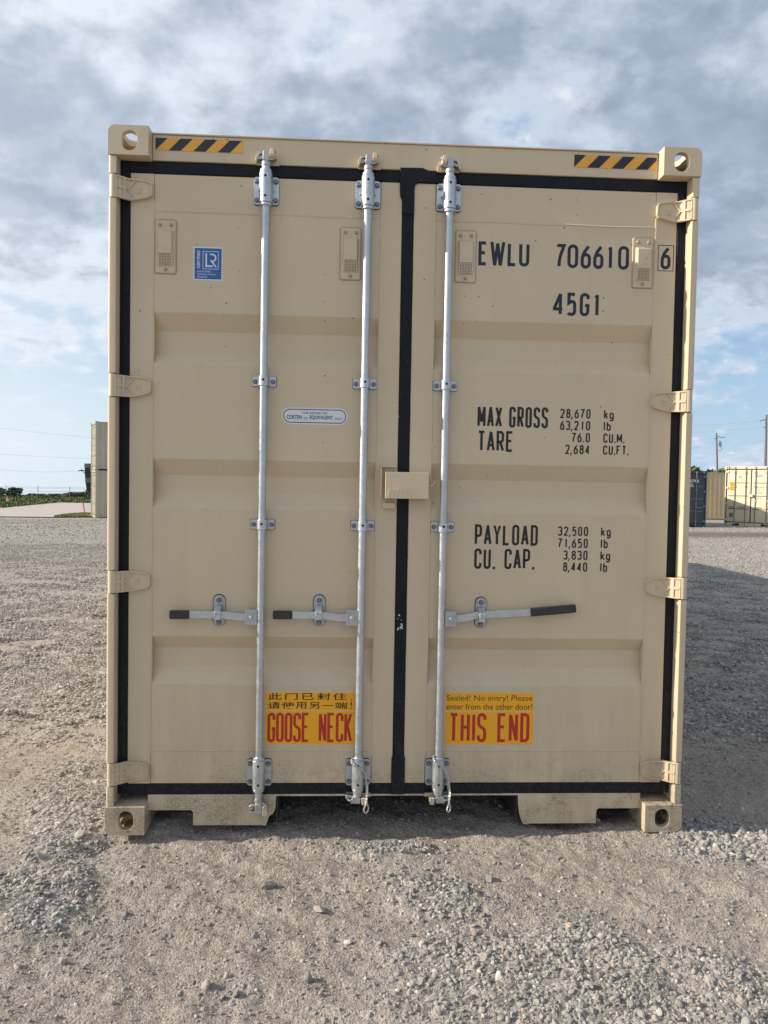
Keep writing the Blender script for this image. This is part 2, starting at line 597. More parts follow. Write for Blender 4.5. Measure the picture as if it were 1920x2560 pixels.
def fillet(pts, closed, r):
    out = []
    n = len(pts)
    for i, p in enumerate(pts):
        if len(p) > 2 and (closed or 0 < i < n - 1):
            a, b, c = Vector(pts[i - 1][:2]), Vector(p[:2]), Vector(pts[(i + 1) % n][:2])
            da, dc = a - b, c - b
            la, lc = da.length, dc.length
            ra = min(r, la * 0.499)
            rc = min(r, lc * 0.499)
            q0, q1 = b + da / la * ra, b + dc / lc * rc
            for k in range(7):
                t = k / 6 * math.pi / 2
                out.append(b + (q0 - b) * (1 - math.sin(t)) + (q1 - b) * (1 - math.cos(t)))
        else:
            out.append(Vector(p[:2]))
    res = [out[0]]
    for p in out[1:]:
        if (p - res[-1]).length > 1e-5:
            res.append(p)
    if closed and (res[0] - res[-1]).length < 1e-5:
        res.pop()
    return res


def ribbon(mb, pts, closed, t, y):
    n = len(pts)
    L, R_ = [], []
    for i in range(n):
        p = pts[i]
        a = pts[i - 1] if (i or closed) else None
        b = pts[(i + 1) % n] if (i < n - 1 or closed) else None
        d0 = (p - a).normalized() if a is not None else None
        d1 = (b - p).normalized() if b is not None else None
        if d0 is None:
            nrm, k = Vector((-d1.y, d1.x)), 1
        elif d1 is None:
            nrm, k = Vector((-d0.y, d0.x)), 1
        else:
            n0, n1 = Vector((-d0.y, d0.x)), Vector((-d1.y, d1.x))
            nrm = (n0 + n1)
            if nrm.length < 1e-4:
                nrm = n0
            nrm.normalize()
            k = min(1 / max(nrm.dot(n0), 0.2), 2.6)
        L.append(p + nrm * t / 2 * k)
        R_.append(p - nrm * t / 2 * k)
    vs = [(q.x, y, q.y) for q in L] + [(q.x, y, q.y) for q in R_]
    m = n if closed else n - 1
    mb.add(vs, [((i + 1) % n, i, i + n, (i + 1) % n + n) for i in range(m)])


def letters(text, boxes, z0, h, t, y, mb=None):
    """stroke lettering: boxes = [(x_left, x_right)] for each drawn character"""
    mb = mb or MB()
    k = 0
    for ch in text:
        if ch == ' ':
            continue
        x0, x1 = boxes[k]
        k += 1
        sub = 0
        for kind, pts in G[ch]:
            yy = y - 0.00012 * sub
            sub += 1
            if kind == 'dot':
                mb.add([(x0, yy, z0), (x0 + t, yy, z0), (x0 + t, yy, z0 + t), (x0, yy, z0 + t)], [(0, 1, 2, 3)])
                continue
            if kind == 'comma':
                mb.add([(x0 - t * .3, yy, z0 - t), (x0 + t * .3, yy, z0 - t), (x0 + t, yy, z0 + t), (x0, yy, z0 + t)], [(0, 1, 2, 3)])
                continue
            w = (x1 - x0) - t
            if ch in 'Il1':
                w = max(w, 0.0)
            if ch == 'W':
                w = x1 - x0 - t
            q = [(x0 + t / 2 + p[0] * w, z0 + t / 2 + p[1] * (h - t)) + tuple(p[2:]) for p in pts]
            fl = fillet(q, kind == 'c', max(w * 0.5, t * .6))
            ribbon(mb, fl, kind == 'c', t, yy)
    return mb


def spread(text, x0, x1, gap, wide='MW', narrow='1Il', punct='.,', space=0.6, wk=1.28, nk=0.45, pk=0.35):
    """fit characters between x0 and x1"""
    ws = []
    for ch in text:
        ws.append(space if ch == ' ' else wk if ch in wide else nk if ch in narrow else pk if ch in punct else 1.0)
    ng = len(text) - 1
    unit = (x1 - x0 - gap * ng) / sum(ws)
    out, x = [], x0
    for ch, w in zip(text, ws):
        if ch != ' ':
            out.append((x, x + unit * w))
        x += unit * w + gap
    return out


def font_text(body, x0, x1, z0, z1, y, name, mat, parent, keep_aspect=False, rot=False, bold=0.0):
    """text from Blender's own font, fitted to a rectangle on the door plane"""
    cu = bpy.data.curves.new('txt', 'FONT')
    cu.body = body
    cu.offset = bold
    cu.resolution_u = 4
    o = bpy.data.objects.new('txt', cu)
    COL.objects.link(o)
    bpy.context.view_layer.update()
    dg = bpy.context.evaluated_depsgraph_get()
    me = o.evaluated_get(dg).to_mesh()
    vs = [tuple(v.co) for v in me.vertices]
    fs = [tuple(p.vertices) for p in me.polygons]
    o.to_mesh_clear() if hasattr(o, 'to_mesh_clear') else None
    bpy.data.objects.remove(o)
    bpy.data.curves.remove(cu)
    if not vs:
        return None
    if rot:
        vs = [(-v[1], v[0], 0) for v in vs]
    ax, bx = min(v[0] for v in vs), max(v[0] for v in vs)
    az, bz = min(v[1] for v in vs), max(v[1] for v in vs)
    sx, sz = (x1 - x0) / max(bx - ax, 1e-6), (z1 - z0) / max(bz - az, 1e-6)
    mb = MB().add([(x0 + (v[0] - ax) * sx, y, z0 + (v[1] - az) * sz) for v in vs], fs)
    return mb.build(name, mat, parent)


# ================================================================== ground
def vnoise(x, y, seed=0):
    xi, yi = np.floor(x), np.floor(y)
    xf, yf = x - xi, y - yi
    u, v = xf * xf * (3 - 2 * xf), yf * yf * (3 - 2 * yf)

    def h(a, b):
        q = np.sin(a * 127.1 + b * 311.7 + seed * 74.7) * 43758.5453
        return q - np.floor(q)
    return (h(xi, yi) * (1 - u) + h(xi + 1, yi) * u) * (1 - v) + (h(xi, yi + 1) * (1 - u) + h(xi + 1, yi + 1) * u) * v


def fbm(x, y, oct=4, seed=0, gain=0.5):
    s, a, t = 0, 1, 0
    for i in range(oct):
        s = s + a * vnoise(x * 2 ** i + 17.3 * i, y * 2 ** i - 9.1 * i, seed + i)
        t += a
        a *= gain
    return s / t


def sstep(a, b, x):
    t = np.clip((x - a) / (b - a), 0, 1)
    return t * t * (3 - 2 * t)


def blob(x, y, cx, cy, rx, ry, ang=0.0):
    c, s_ = math.cos(rad(ang)), math.sin(rad(ang))
    dx, dy = x - cx, y - cy
    u, v = (dx * c + dy * s_) / rx, (-dx * s_ + dy * c) / ry
    return np.exp(-(u * u + v * v) * 1.2)


def gravel_amount(x, y):
    """0 bare packed dirt .. 1 loose crushed stone"""
    n = fbm(x * 1.6, y * 1.6, 4, 3)
    n2 = fbm(x * 5.0, y * 5.0, 3, 9)
    g = 0.20 + 0 * x
    g = g + 1.25 * blob(x, y, 1.72, -1.05, 0.62, 0.36, -8)
    g = g + 0.7 * blob(x, y, 1.30, -0.42, 0.22, 0.16, -40)
    g = g + 0.75 * blob(x, y, 1.18, -0.10, 0.28, 0.07, 0)
    g = g + 1.1 * blob(x, y, 2.78, -0.10, 0.42, 0.20, -15)
    g = g + 0.55 * blob(x, y, 0.72, -0.95, 0.16, 0.10, 30)
    g = g + 0.95 * blob(x, y, -0.22, 0.25, 0.22, 0.8, 15)
    g = g + 0.55 * blob(x, y, -0.25, -0.35, 0.30, 0.30, 0)
    g = g + 0.95 * sstep(0.6, 1.8, y) * sstep(0.35, 0.50, n)
    g = g + 0.35 * sstep(3, 9, y)
    g = g * (0.30 + 1.35 * n) * (0.45 + 1.1 * n2)
    return np.clip(g, 0, 1.2)


def ground_h(x, y):
    r = np.clip(y - 12, 0, 60)
    h = -0.018 * r + 0.0142 * np.clip(x, -15, 20) * np.clip(r / 30, 0, 2)
    h = h - 0.030 - 0.032 * np.clip(y - 128, 0, None)
    near = 1 - sstep(20, 60, np.abs(y))
    h = h + near * 0.030 * (fbm(x * 0.7, y * 0.7, 3, 21) - 0.5)
    # raking ridges left by tyres and shovels
    q = x * 0.45 + y
    front = 1 - sstep(4, 14, np.abs(y))
    h = h + front * 0.060 * (fbm(x * 1.8 + y * 0.8, q * 4.2, 4, 31) - 0.5)
    h = h + front * 0.026 * (fbm(x * 9, y * 9, 4, 41) - 0.5)
    h = h + front * 0.013 * (fbm(x * 34, y * 34, 3, 51, 0.6) - 0.5)
    g = gravel_amount(x, y)
    h = h + front * 0.022 * sstep(0.3, 1.0, g)
    # soil pushed up under the four corner castings
    for cx in (0.10, 2.34):
        h = h + 0.030 * np.exp(-(((x - cx) / 0.16) ** 2 + ((y - 0.15) / 0.10) ** 2))
    h = h - 0.022 * np.exp(-(((x + 0.02) / 0.13) ** 2 + ((y + 0.07) / 0.11) ** 2))
    h = h + 0.05 * np.exp(-(((x - 0.27) / 0.10) ** 2 + ((y - 0.30) / 0.16) ** 2))
    return h


def axis(dense0, dense1, step, lo, hi, grow=1.09, cap=6.0):
    a = list(np.arange(dense0, dense1 + step / 2, step))
    s_, x = step, a[-1]
    while x < hi:
        s_ = min(s_ * grow, max(cap, abs(x) * 0.08))
        x += s_
        a.append(x)
    s_, x, b = step, dense0, []
    while x > lo:
        s_ = min(s_ * grow, max(cap, abs(x) * 0.08))
        x -= s_
        b.append(x)
    return np.array(b[::-1] + a)


def ground_material():
    m, t, b = new_mat('gravel_yard')
    g = t.add('ShaderNodeNewGeometry')
    P = g.outputs['Position']
    at = t.add('ShaderNodeAttribute')
    at.attribute_name = 'gravel'
    gr = at.outputs['Fac']
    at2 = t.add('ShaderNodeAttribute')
    at2.attribute_name = 'soil'  # mask of the shadow strip painted across the far yard
    dist = t.vmath('LENGTH', t.vmath('SUBTRACT', P, tuple(CAM)))
    n1 = t.noise(P, 2.3, 6.0, 0.6, 0.3)
    n2 = t.noise(P, 45.0, 8.0, 0.72)
    n0 = t.noise(P, 0.35, 4.0, 0.6)
    dirt = t.mix(t.maprange(n1, 0.3, 0.7), (0.262, 0.214, 0.177), (0.465, 0.393, 0.33))
    dirt = t.mix(t.maprange(n2, 0.35, 0.7), t.mix(0.35, dirt, (0.14, 0.12, 0.10)), dirt)
    # stone-sized cells: near grit, larger gravel further away
    v1 = t.add('ShaderNodeTexVoronoi')
    v1.inputs['Scale'].default_value = 150
    t.link(P, v1.inputs['Vector'])
    v2 = t.add('ShaderNodeTexVoronoi')
    v2.inputs['Scale'].default_value = 38
    t.link(t.vmath('ADD', P, t.vmath('SCALE', t.noise(P, 20.0, 2.0, out='Color'), scale=0.03)), v2.inputs['Vector'])
    v3 = t.add('ShaderNodeTexVoronoi')
    v3.inputs['Scale'].default_value = 9
    t.link(P, v3.inputs['Vector'])
    s1 = t.add('ShaderNodeSeparateColor')
    t.link(v1.outputs['Color'], s1.inputs[0])
    s2 = t.add('ShaderNodeSeparateColor')
    t.link(v2.outputs['Color'], s2.inputs[0])
    s3 = t.add('ShaderNodeSeparateColor')
    t.link(v3.outputs['Color'], s3.inputs[0])
    stone = t.ramp(s2.outputs[0], [(0.0, (0.15, 0.147, 0.143)), (0.35, (0.28, 0.268, 0.25)), (0.7, (0.37, 0.345, 0.31)), (1.0, (0.56, 0.53, 0.48))])
    grit = t.ramp(s1.outputs[0], [(0.0, (0.14, 0.13, 0.12)), (0.5, (0.31, 0.275, 0.235)), (1.0, (0.56, 0.53, 0.48))])
    c = t.mix(0.50, dirt, grit)
    gm = t.maprange(gr, 0.25, 0.8)
    c = t.mix(t.math('MULTIPLY', gm, 0.75), c, stone)
    far = t.maprange(dist, 10.0, 40.0)
    cf = t.ramp(s3.outputs[0], [(0.0, (0.22, 0.205, 0.185)), (1.0, (0.44, 0.405, 0.36))])
    c = t.mix(t.math('MULTIPLY', far, 0.55), c, cf)
    c = t.mix(t.maprange(n0, 0.35, 0.7, 0.0, 0.22), c, (0.20, 0.175, 0.15))
    shade_mix = t.math('MULTIPLY', at2.outputs['Fac'], 0.85)
    c = t.mix(shade_mix, c, t.mix(n2, (0.10, 0.078, 0.060), (0.19, 0.155, 0.125)))  # the strip's shade is put in as a dark brown ground colour
    t.link(c, b.inputs['Base Color'])
    b.inputs['Roughness'].default_value = 0.95
    b.inputs['Specular IOR Level'].default_value = 0.25
    h1 = t.math('MULTIPLY', t.math('MULTIPLY', t.math('SUBTRACT', 0.6, v1.outputs['Distance']), s1.outputs[1]), 0.0060)
    h2 = t.math('MULTIPLY', t.math('MULTIPLY', t.math('SUBTRACT', 0.6, v2.outputs['Distance']), gm), 0.016)
    h3 = t.math('MULTIPLY', t.math('MULTIPLY', t.math('SUBTRACT', 0.6, v3.outputs['Distance']), far), 0.05)
    h4 = t.math('MULTIPLY', n2, 0.010)
    hh = t.math('ADD', t.math('ADD', h1, h2), t.math('ADD', h3, h4))
    bn = t.add('ShaderNodeBump')
    bn.inputs['Strength'].default_value = 1.0
    bn.inputs['Distance'].default_value = 1.0
    t.link(hh, bn.inputs['Height'])
    t.link(bn.outputs[0], b.inputs['Normal'])
    return m


def shade_amount(x, y):  # mask of a shadow strip across the far yard, painted into its colour
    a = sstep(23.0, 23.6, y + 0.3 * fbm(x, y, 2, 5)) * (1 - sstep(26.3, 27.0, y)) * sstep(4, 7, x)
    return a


def build_ground():
    xs = axis(-0.9, 3.5, 0.0085, -900, 900)
    ys = axis(-1.55, 0.35, 0.0085, -60, 1500)
    X, Y = np.meshgrid(xs, ys)
    Z = ground_h(X, Y)
    nx, ny = len(xs), len(ys)
    me = bpy.data.meshes.new('ground')
    co = np.stack([X, Y, Z], -1).reshape(-1, 3).astype(np.float32)
    idx = np.arange(nx * ny).reshape(ny, nx)
    q = np.stack([idx[:-1, :-1], idx[:-1, 1:], idx[1:, 1:], idx[1:, :-1]], -1).reshape(-1, 4)
    me.vertices.add(len(co))
    me.vertices.foreach_set('co', co.ravel())
    me.loops.add(q.size)
    me.loops.foreach_set('vertex_index', q.ravel().astype(np.int32))
    me.polygons.add(len(q))
    me.polygons.foreach_set('loop_start', np.arange(0, q.size, 4, dtype=np.int32))
    me.polygons.foreach_set('use_smooth', np.ones(len(q), dtype=bool))
    me.update()
    me.validate()
    for nm, arr in (('gravel', gravel_amount(X, Y)), ('soil', shade_amount(X, Y))):  # 'soil' carries the painted shadow strip
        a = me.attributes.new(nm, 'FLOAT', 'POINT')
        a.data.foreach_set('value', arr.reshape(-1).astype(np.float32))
    me.materials.append(ground_material())
    o = bpy.data.objects.new('ground', me)
    COL.objects.link(o)
    o['kind'] = 'structure'
    o['label'] = 'gravel yard of packed pale dirt and loose crushed stone'
    print('ground verts', len(co))


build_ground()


def gh(x, y):
    return float(ground_h(np.array([float(x)]), np.array([float(y)]))[0])


# ------------------------------------------------------------------ loose stone
def rock_mesh(seed, sub=2):
    r = random.Random(seed)
    bm = bmesh.new()
    bmesh.ops.create_icosphere(bm, subdivisions=sub, radius=1.0)
    ax = (r.uniform(0.85, 1.3), r.uniform(0.7, 1.0), r.uniform(0.5, 0.75))
    planes = []
    for _ in range(13):
        d = Vector((r.gauss(0, 1), r.gauss(0, 1), r.gauss(0, 1))).normalized()
        planes.append((d, r.uniform(0.55, 0.88)))
    for v in bm.verts:
        for d, k in planes:
            e = v.co.dot(d)
            if e > k:
                v.co -= d * (e - k) * 0.92
        v.co += Vector((r.uniform(-1, 1), r.uniform(-1, 1), r.uniform(-1, 1))) * 0.035
        v.co = Vector((v.co.x * ax[0], v.co.y * ax[1], v.co.z * ax[2]))
    me = bpy.data.meshes.new('rock_shape')
    bm.to_mesh(me)
    bm.free()
    return me


def stone_material(name, instanced=True, col=None):
    m, t, b = new_mat(name)
    g = t.add('ShaderNodeNewGeometry')
    P = g.outputs['Position']
    oi = t.add('ShaderNodeObjectInfo')
    if col is None:
        c = t.ramp(oi.outputs['Random'], [(0.0, (0.13, 0.134, 0.142)), (0.18, (0.25, 0.248, 0.245)), (0.42, (0.36, 0.335, 0.305)), (0.62, (0.32, 0.32, 0.315)),
                                          (0.78, (0.44, 0.405, 0.36)), (0.86, (0.66, 0.63, 0.58)), (0.90, (0.32, 0.22, 0.165)), (0.93, (0.40, 0.39, 0.38)), (1.0, (0.27, 0.265, 0.26))])
    else:
        c = t.mix(0.0, col, col)
    n = t.noise(P, 120.0, 6.0, 0.7)
    c = t.mix(t.maprange(n, 0.3, 0.75), t.mix(0.4, c, (0.09, 0.085, 0.08)), t.mix(0.25, c, (0.45, 0.41, 0.35)))
    t.link(c, b.inputs['Base Color'])
    b.inputs['Roughness'].default_value = 0.9
    b.inputs['Specular IOR Level'].default_value = 0.3
    bn = t.add('ShaderNodeBump')
    bn.inputs['Strength'].default_value = 0.6
    bn.inputs['Distance'].default_value = 0.002
    t.link(t.noise(P, 160.0, 4.0, 0.7), bn.inputs['Height'])
    t.link(bn.outputs[0], b.inputs['Normal'])
    return m


def build_gravel():
    col = bpy.data.collections.new('stone_shapes')
    sm = stone_material('crushed_stone')
    for i in range(8):
        me = rock_mesh(100 + i, 2 if i < 5 else 1)
        me.materials.append(sm)
        o = bpy.data.objects.new('stone_shape', me)
        col.objects.link(o)
    pts, scl = [], []

    def sow(n, x0, x1, y0, y1, smin, smax, power, dens, seed):
        r = np.random.default_rng(seed)
        x = r.uniform(x0, x1, n)
        y = r.uniform(y0, y1, n)
        keep = r.uniform(0, 1, n) < dens(x, y)
        x, y = x[keep], y[keep]
        s_ = smin * (smax / smin) ** (r.uniform(0, 1, len(x)) ** power)
        pts.append(np.stack([x, y, ground_h(x, y) + s_ * r.uniform(-0.25, 0.25, len(x))], -1))
        scl.append(s_)

    def hid(x, y):
        """nothing to see under the middle of the box or behind it"""
        u = ((x > 0.05) & (x < 2.39) & (y > 1.6) & (y < 12.1))
        return ~u

    def wedge(x, y, k=0.62):
        return (np.abs(x - CAM.x - 0.05 * (y - CAM.y)) < k * (y - CAM.y) + 0.5)
    # fine grit everywhere close by
    sow(150000, -1.1, 3.6, -1.5, 1.2, 0.0012, 0.0040, 1.5, lambda x, y: (0.30 + 0.7 * gravel_amount(x, y)) * wedge(x, y), 1)
    # pebbles
    sow(75000, -1.1, 3.6, -1.5, 1.2, 0.0034, 0.0112, 1.9, lambda x, y: (0.12 + 1.0 * gravel_amount(x, y) ** 1.7) * wedge(x, y), 2)
    # larger crushed stone
    sow(24000, -1.1, 3.6, -1.5, 1.2, 0.008, 0.0185, 2.0, lambda x, y: (0.012 + 0.9 * sstep(0.38, 0.95, gravel_amount(x, y))) * wedge(x, y), 3)
    sow(700, 2.3, 3.6, -0.5, 0.3, 0.014, 0.024, 1.8, lambda x, y: sstep(0.35, 0.8, gravel_amount(x, y)) * wedge(x, y), 9)
    # beside the box
    sow(95000, -3.2, 0.35, 1.2, 6.0, 0.0055, 0.019, 1.5, lambda x, y: (0.12 + 0.9 * gravel_amount(x, y)) * wedge(x, y) * hid(x, y), 4)
    sow(120000, 2.1, 7.0, 1.2, 6.0, 0.0055, 0.020, 1.5, lambda x, y: (0.15 + 0.9 * gravel_amount(x, y)) * wedge(x, y) * hid(x, y), 5)
    sow(70000, -8.5, 0.5, 6.0, 16.0, 0.009, 0.024, 1.4, lambda x, y: (0.2 + 0.8 * gravel_amount(x, y)) * wedge(x, y) * hid(x, y), 6)
    sow(80000, 2.1, 13, 6.0, 16.0, 0.009, 0.024, 1.4, lambda x, y: (0.2 + 0.8 * gravel_amount(x, y)) * wedge(x, y) * hid(x, y), 7)
    sow(45000, -21, 20, 16.0, 40.0, 0.016, 0.040, 1.4, lambda x, y: 0.7 * wedge(x, y, 0.56) * (np.abs(x - CAM.x) > 0.26 * (y - CAM.y)) * (shade_amount(x, y) < 0.5), 8)
    P = np.concatenate(pts).astype(np.float32)
    s_ = np.concatenate(scl).astype(np.float32)
    n = len(P)
    print('stones', n)
    me = bpy.data.meshes.new('gravel')
    me.vertices.add(n)
    me.vertices.foreach_set('co', P.ravel())
    a = me.attributes.new('size', 'FLOAT', 'POINT')
    a.data.foreach_set('value', s_)
    a = me.attributes.new('turn', 'FLOAT_VECTOR', 'POINT')
    rot = np.stack([rng.normal(0, 0.5, n), rng.normal(0, 0.5, n), rng.uniform(0, 6.283, n)], -1).astype(np.float32)
    a.data.foreach_set('vector', rot.ravel())
    a = me.attributes.new('pick', 'INT', 'POINT')
    a.data.foreach_set('value', rng.integers(0, 8, n).astype(np.int32))
    o = bpy.data.objects.new('gravel', me)
    COL.objects.link(o)
    o['kind'] = 'stuff'
    o['label'] = 'loose grey crushed stone scattered over the yard'
    ng = bpy.data.node_groups.new('scatter_stone', 'GeometryNodeTree')
    ng.interface.new_socket('Geometry', in_out='INPUT', socket_type='NodeSocketGeometry')
    ng.interface.new_socket('Geometry', in_out='OUTPUT', socket_type='NodeSocketGeometry')
    gi, go = ng.nodes.new('NodeGroupInput'), ng.nodes.new('NodeGroupOutput')
    m2p = ng.nodes.new('GeometryNodeMeshToPoints')
    iop = ng.nodes.new('GeometryNodeInstanceOnPoints')
    ci = ng.nodes.new('GeometryNodeCollectionInfo')
    ci.inputs['Collection'].default_value = col
    ci.inputs['Separate Children'].default_value = True
    ci.inputs['Reset Children'].default_value = True

    def attr(nm, ty):
        nd = ng.nodes.new('GeometryNodeInputNamedAttribute')
        nd.data_type = ty
        nd.inputs['Name'].default_value = nm
        return nd.outputs['Attribute']
    L = ng.links.new
    L(gi.outputs[0], m2p.inputs['Mesh'])
    L(m2p.outputs[0], iop.inputs['Points'])
    L(ci.outputs[0], iop.inputs['Instance'])
    iop.inputs['Pick Instance'].default_value = True
    L(attr('pick', 'INT'), iop.inputs['Instance Index'])
    e2r = ng.nodes.new('FunctionNodeEulerToRotation')
    L(attr('turn', 'FLOAT_VECTOR'), e2r.inputs[0])
    L(e2r.outputs[0], iop.inputs['Rotation'])
    L(attr('size', 'FLOAT'), iop.inputs['Scale'])
    L(iop.outputs[0], go.inputs[0])
    md = o.modifiers.new('scatter', 'NODES')
    md.node_group = ng


build_gravel()

for nm, x, y, r_, c, lb in (
        ('rock', 0.715, -0.371, 0.026, (0.17, 0.165, 0.17), 'dark grey angular stone standing alone on bare dirt left of centre'),
        ('rock', 0.905, -0.550, 0.024, (0.46, 0.42, 0.39), 'pale pinkish flat stone on open dirt in front of the doors'),
        ('rock', 1.006, -0.731, 0.017, (0.62, 0.60, 0.57), 'small white stone on bare dirt near the bottom centre'),
        ('rock', 0.885, -0.921, 0.020, (0.25, 0.25, 0.25), 'grey stone low in the picture left of the gravel pile'),
        ('rock', 1.750, -0.678, 0.017, (0.48, 0.40, 0.27), 'yellowish rounded stone at the upper edge of the gravel pile'),
        ('rock', 2.060, -1.050, 0.019, (0.29, 0.30, 0.32), 'bluish grey stone in the bottom right corner casting a shadow'),
        ('rock', 1.545, -0.345, 0.023, (0.28, 0.275, 0.27), 'round grey stone right of the pebble band in front of the right door'),
        ('rock', -0.111, 0.040, 0.026, (0.47, 0.43, 0.36), 'large pale stone beside the bottom left corner casting'),
        ('rock', 0.585, -0.940, 0.024, (0.33, 0.31, 0.28), 'biggest grey brown stone in the small cluster at bottom left')):
    me = rock_mesh(int(x * 1000) + 5, 3)
    me.materials.append(stone_material('single_stone', False, c))
    o = bpy.data.objects.new('rock', me)
    COL.objects.link(o)
    o.location = (x, y, gh(x, y) + r_ * 0.35)
    o.scale = (r_, r_, r_)
    o.rotation_euler = (0.2, 0.1, x * 9)
    tag(o, lb, 'stone', 'single stones lying on the yard')

# ================================================================== the shipping container
W_, H_, L_ = 2.438, 2.896, 12.19
YD = 0.062                                   # outer face of the doors behind the castings' face
box = root('shipping_container', 'large tan shipping container with closed doors filling the middle of the picture', 'container')
box['_root'] = 1


def casting_mesh():
    """top left front corner casting, hollow, three slots"""
    def solid(mb):
        me = bpy.data.meshes.new('t')
        me.from_pydata(mb.v, [], mb.f)
        o = bpy.data.objects.new('t', me)
        COL.objects.link(o)
        return o
    body = MB().prism(rrect(0, 0.162, -0.118, 0, 0.028, 8, (0, 0, 1, 0)), 0, 0.178)
    cuts = [MB().box(0.013, 0.149, 0.026, 0.165, -0.106, -0.024)]
    st = rrect(-0.031, 0.031, -0.040, 0.040, 0.0305, 8)
    cuts.append(MB().prism([(x + 0.086, z - 0.061) for x, z in st], -0.02, 0.06))
    side = MB().prism([(y, z) for y, z in rrect(0.05, 0.13, -0.085, -0.034, 0.0253, 8)], -0.03, 0.05)
    side.xform(lambda v: Vector((v.y, v.x, v.z)))
    side.f = [f[::-1] for f in side.f]
    cuts.append(side)
    top = MB().prism([(x, z) for x, z in rrect(0.045, 0.109, 0.030, 0.150, 0.030, 8)], -0.06, 0.03)
    top.xform(lambda v: Vector((v.x, v.z, v.y)))
    top.f = [f[::-1] for f in top.f]
    cuts.append(top)
    bo = solid(body)
    cs = []
    for c in cuts:
        co = solid(c)
        bm = bmesh.new()
        bm.from_mesh(co.data)
        bmesh.ops.recalc_face_normals(bm, faces=bm.faces)
        bm.to_mesh(co.data)
        bm.free()
        md = bo.modifiers.new('b', 'BOOLEAN')
        md.operation = 'DIFFERENCE'
        md.solver = 'EXACT'
        md.object = co
        cs.append(co)
    bpy.context.view_layer.update()
    ev = bo.evaluated_get(bpy.context.evaluated_depsgraph_get())
    me = bpy.data.meshes.new_from_object(ev)
    vs = [tuple(v.co) for v in me.vertices]
    fs = [tuple(p.vertices) for p in me.polygons]
    for o in cs + [bo]:
        bpy.data.objects.remove(o)
    return vs, fs


cv, cf = casting_mesh()


def casting(parent, mx, top, y0, W, H, mat, flipy=False, name='corner_casting'):
    def f(v):
        x, y, z = v
        x = W - x if mx else x
        z = H + z if top else -z
        y = y0 - y if flipy else y0 + y
        return (x, y, z)
    flips = (1 if mx else 0) + (0 if top else 1) + (1 if flipy else 0)
    mb = MB()
    mb.add([f(v) for v in cv], [q[::-1] if flips % 2 else q for q in cf])
    return mb.build(name, mat, parent, bevel=0.0022)


for mx in (0, 1):
    for top in (0, 1):
        casting(box, mx, top, 0.0, W_, H_, M['tan'] if top else M['tan_rusty'])
        casting(box, mx, top, L_, W_, H_, M['tan'], True)

# header and roof rail
MB().box(0.1635, 2.2745, 0.058, 0.12, 2.783, 2.887).build('header', M['tan'], box, bevel=0.003)
MB().box(0.1635, 2.2745, 0.052, 0.20, 2.8875, 2.893).build('header_flange', M['tan'], box, bevel=0.001)
# door sill with its cut-outs
sill = [(0.160, 0.146), (0.160, 0.079), (0.338, 0.079), (0.347, 0.074), (0.350, 0.064), (0.350, 0.018), (0.354, 0.0135), (0.640, 0.0125), (0.656, 0.010), (0.664, 0.030), (0.669, 0.050), (0.688, 0.064),
        (0.697, 0.085), (0.699, 0.138), (1.739, 0.138), (1.740, 0.100), (1.745, 0.062), (1.758, 0.022), (1.765, 0.010), (1.785, 0.010), (1.790, 0.0135), (2.082, 0.0135), (2.085, 0.018), (2.085, 0.066), (2.088, 0.074), (2.096, 0.079), (2.278, 0.079), (2.278, 0.146)]
MB().prism(sill, 0.060, 0.068).build('door_sill', M['tan_worn'], box, bevel=0.0015)
for fa, fb in ((0.165, 0.70), (1.742, 2.27)):
    MB().box(fa, fb, 0.0685, 0.11, 0.137, 0.1455).build('sill_flange', M['tan_worn'], box)

# corner posts: outer plate, folded bar in segments between the hinges
HZ = (2.657, 1.857, 1.052, 0.250)             # hinge heights, left
HZR = (2.646, 1.845, 1.050, 0.253)
for mx in (0, 1):
    hz = HZR if mx else HZ
    mb = MB().box(0.004, 0.012, 0.0205, 0.16, 0.119, 2.777)
    mb.box(0.0125, 0.034, 0.034, 0.16, 0.1195, 2.7765)
    mb.box(0.0345, 0.160, 0.110, 0.16, 0.1475, 2.7815)
    if mx:
        mb.mirror(W_ / 2)
    post = mb.build('corner_post', M['tan'], box, bevel=0.0015)
    edges = [2.777] + [v for h in hz for v in (h + 0.048, h - 0.048)] + [0.1185]
    for i in range(0, len(edges), 2):
        z1, z0 = edges[i], edges[i + 1]
        if z1 - z0 < 0.01:
            continue
        prof = [(0.0015, 0.0335), (0.0015, 0.0165), (0.0022, 0.0125), (0.0045, 0.0090), (0.0080, 0.0070), (0.0120, 0.0065), (0.0305, 0.0065), (0.0335, 0.0095), (0.0335, 0.0335)]
        m2 = MB()
        n = len(prof)
        a, b_ = z0 + 0.002, z1 - 0.002
        m2.add([(x, y, a) for x, y in prof] + [(x, y, b_) for x, y in prof],
               [tuple(range(n)), tuple(range(2 * n - 1, n - 1, -1))] + [(i2, i2 + n, (i2 + 1) % n + n, (i2 + 1) % n) for i2 in range(n)])
        m2.f = [f[::-1] for f in m2.f]
        if mx:
            m2.mirror(W_ / 2)
        m2.build('post_edge', M['tan'], post, smooth=True)
        

# hinges
# outline of the blade, x measured from the knuckle, z from the middle
BL = [(0.034, 0.043), (0.060, 0.043), (0.105, 0.040), (0.135, 0.034), (0.158, 0.028), (0.166, 0.018), (0.167, -0.010), (0.160, -0.022), (0.140, -0.029), (0.100, -0.041), (0.060, -0.044), (0.034, -0.044)]


def ramp_y(x):
    t = min(max((x - 0.030) / 0.055, 0), 1)
    t = t * t * (3 - 2 * t)
    return 0.010 + 0.036 * t


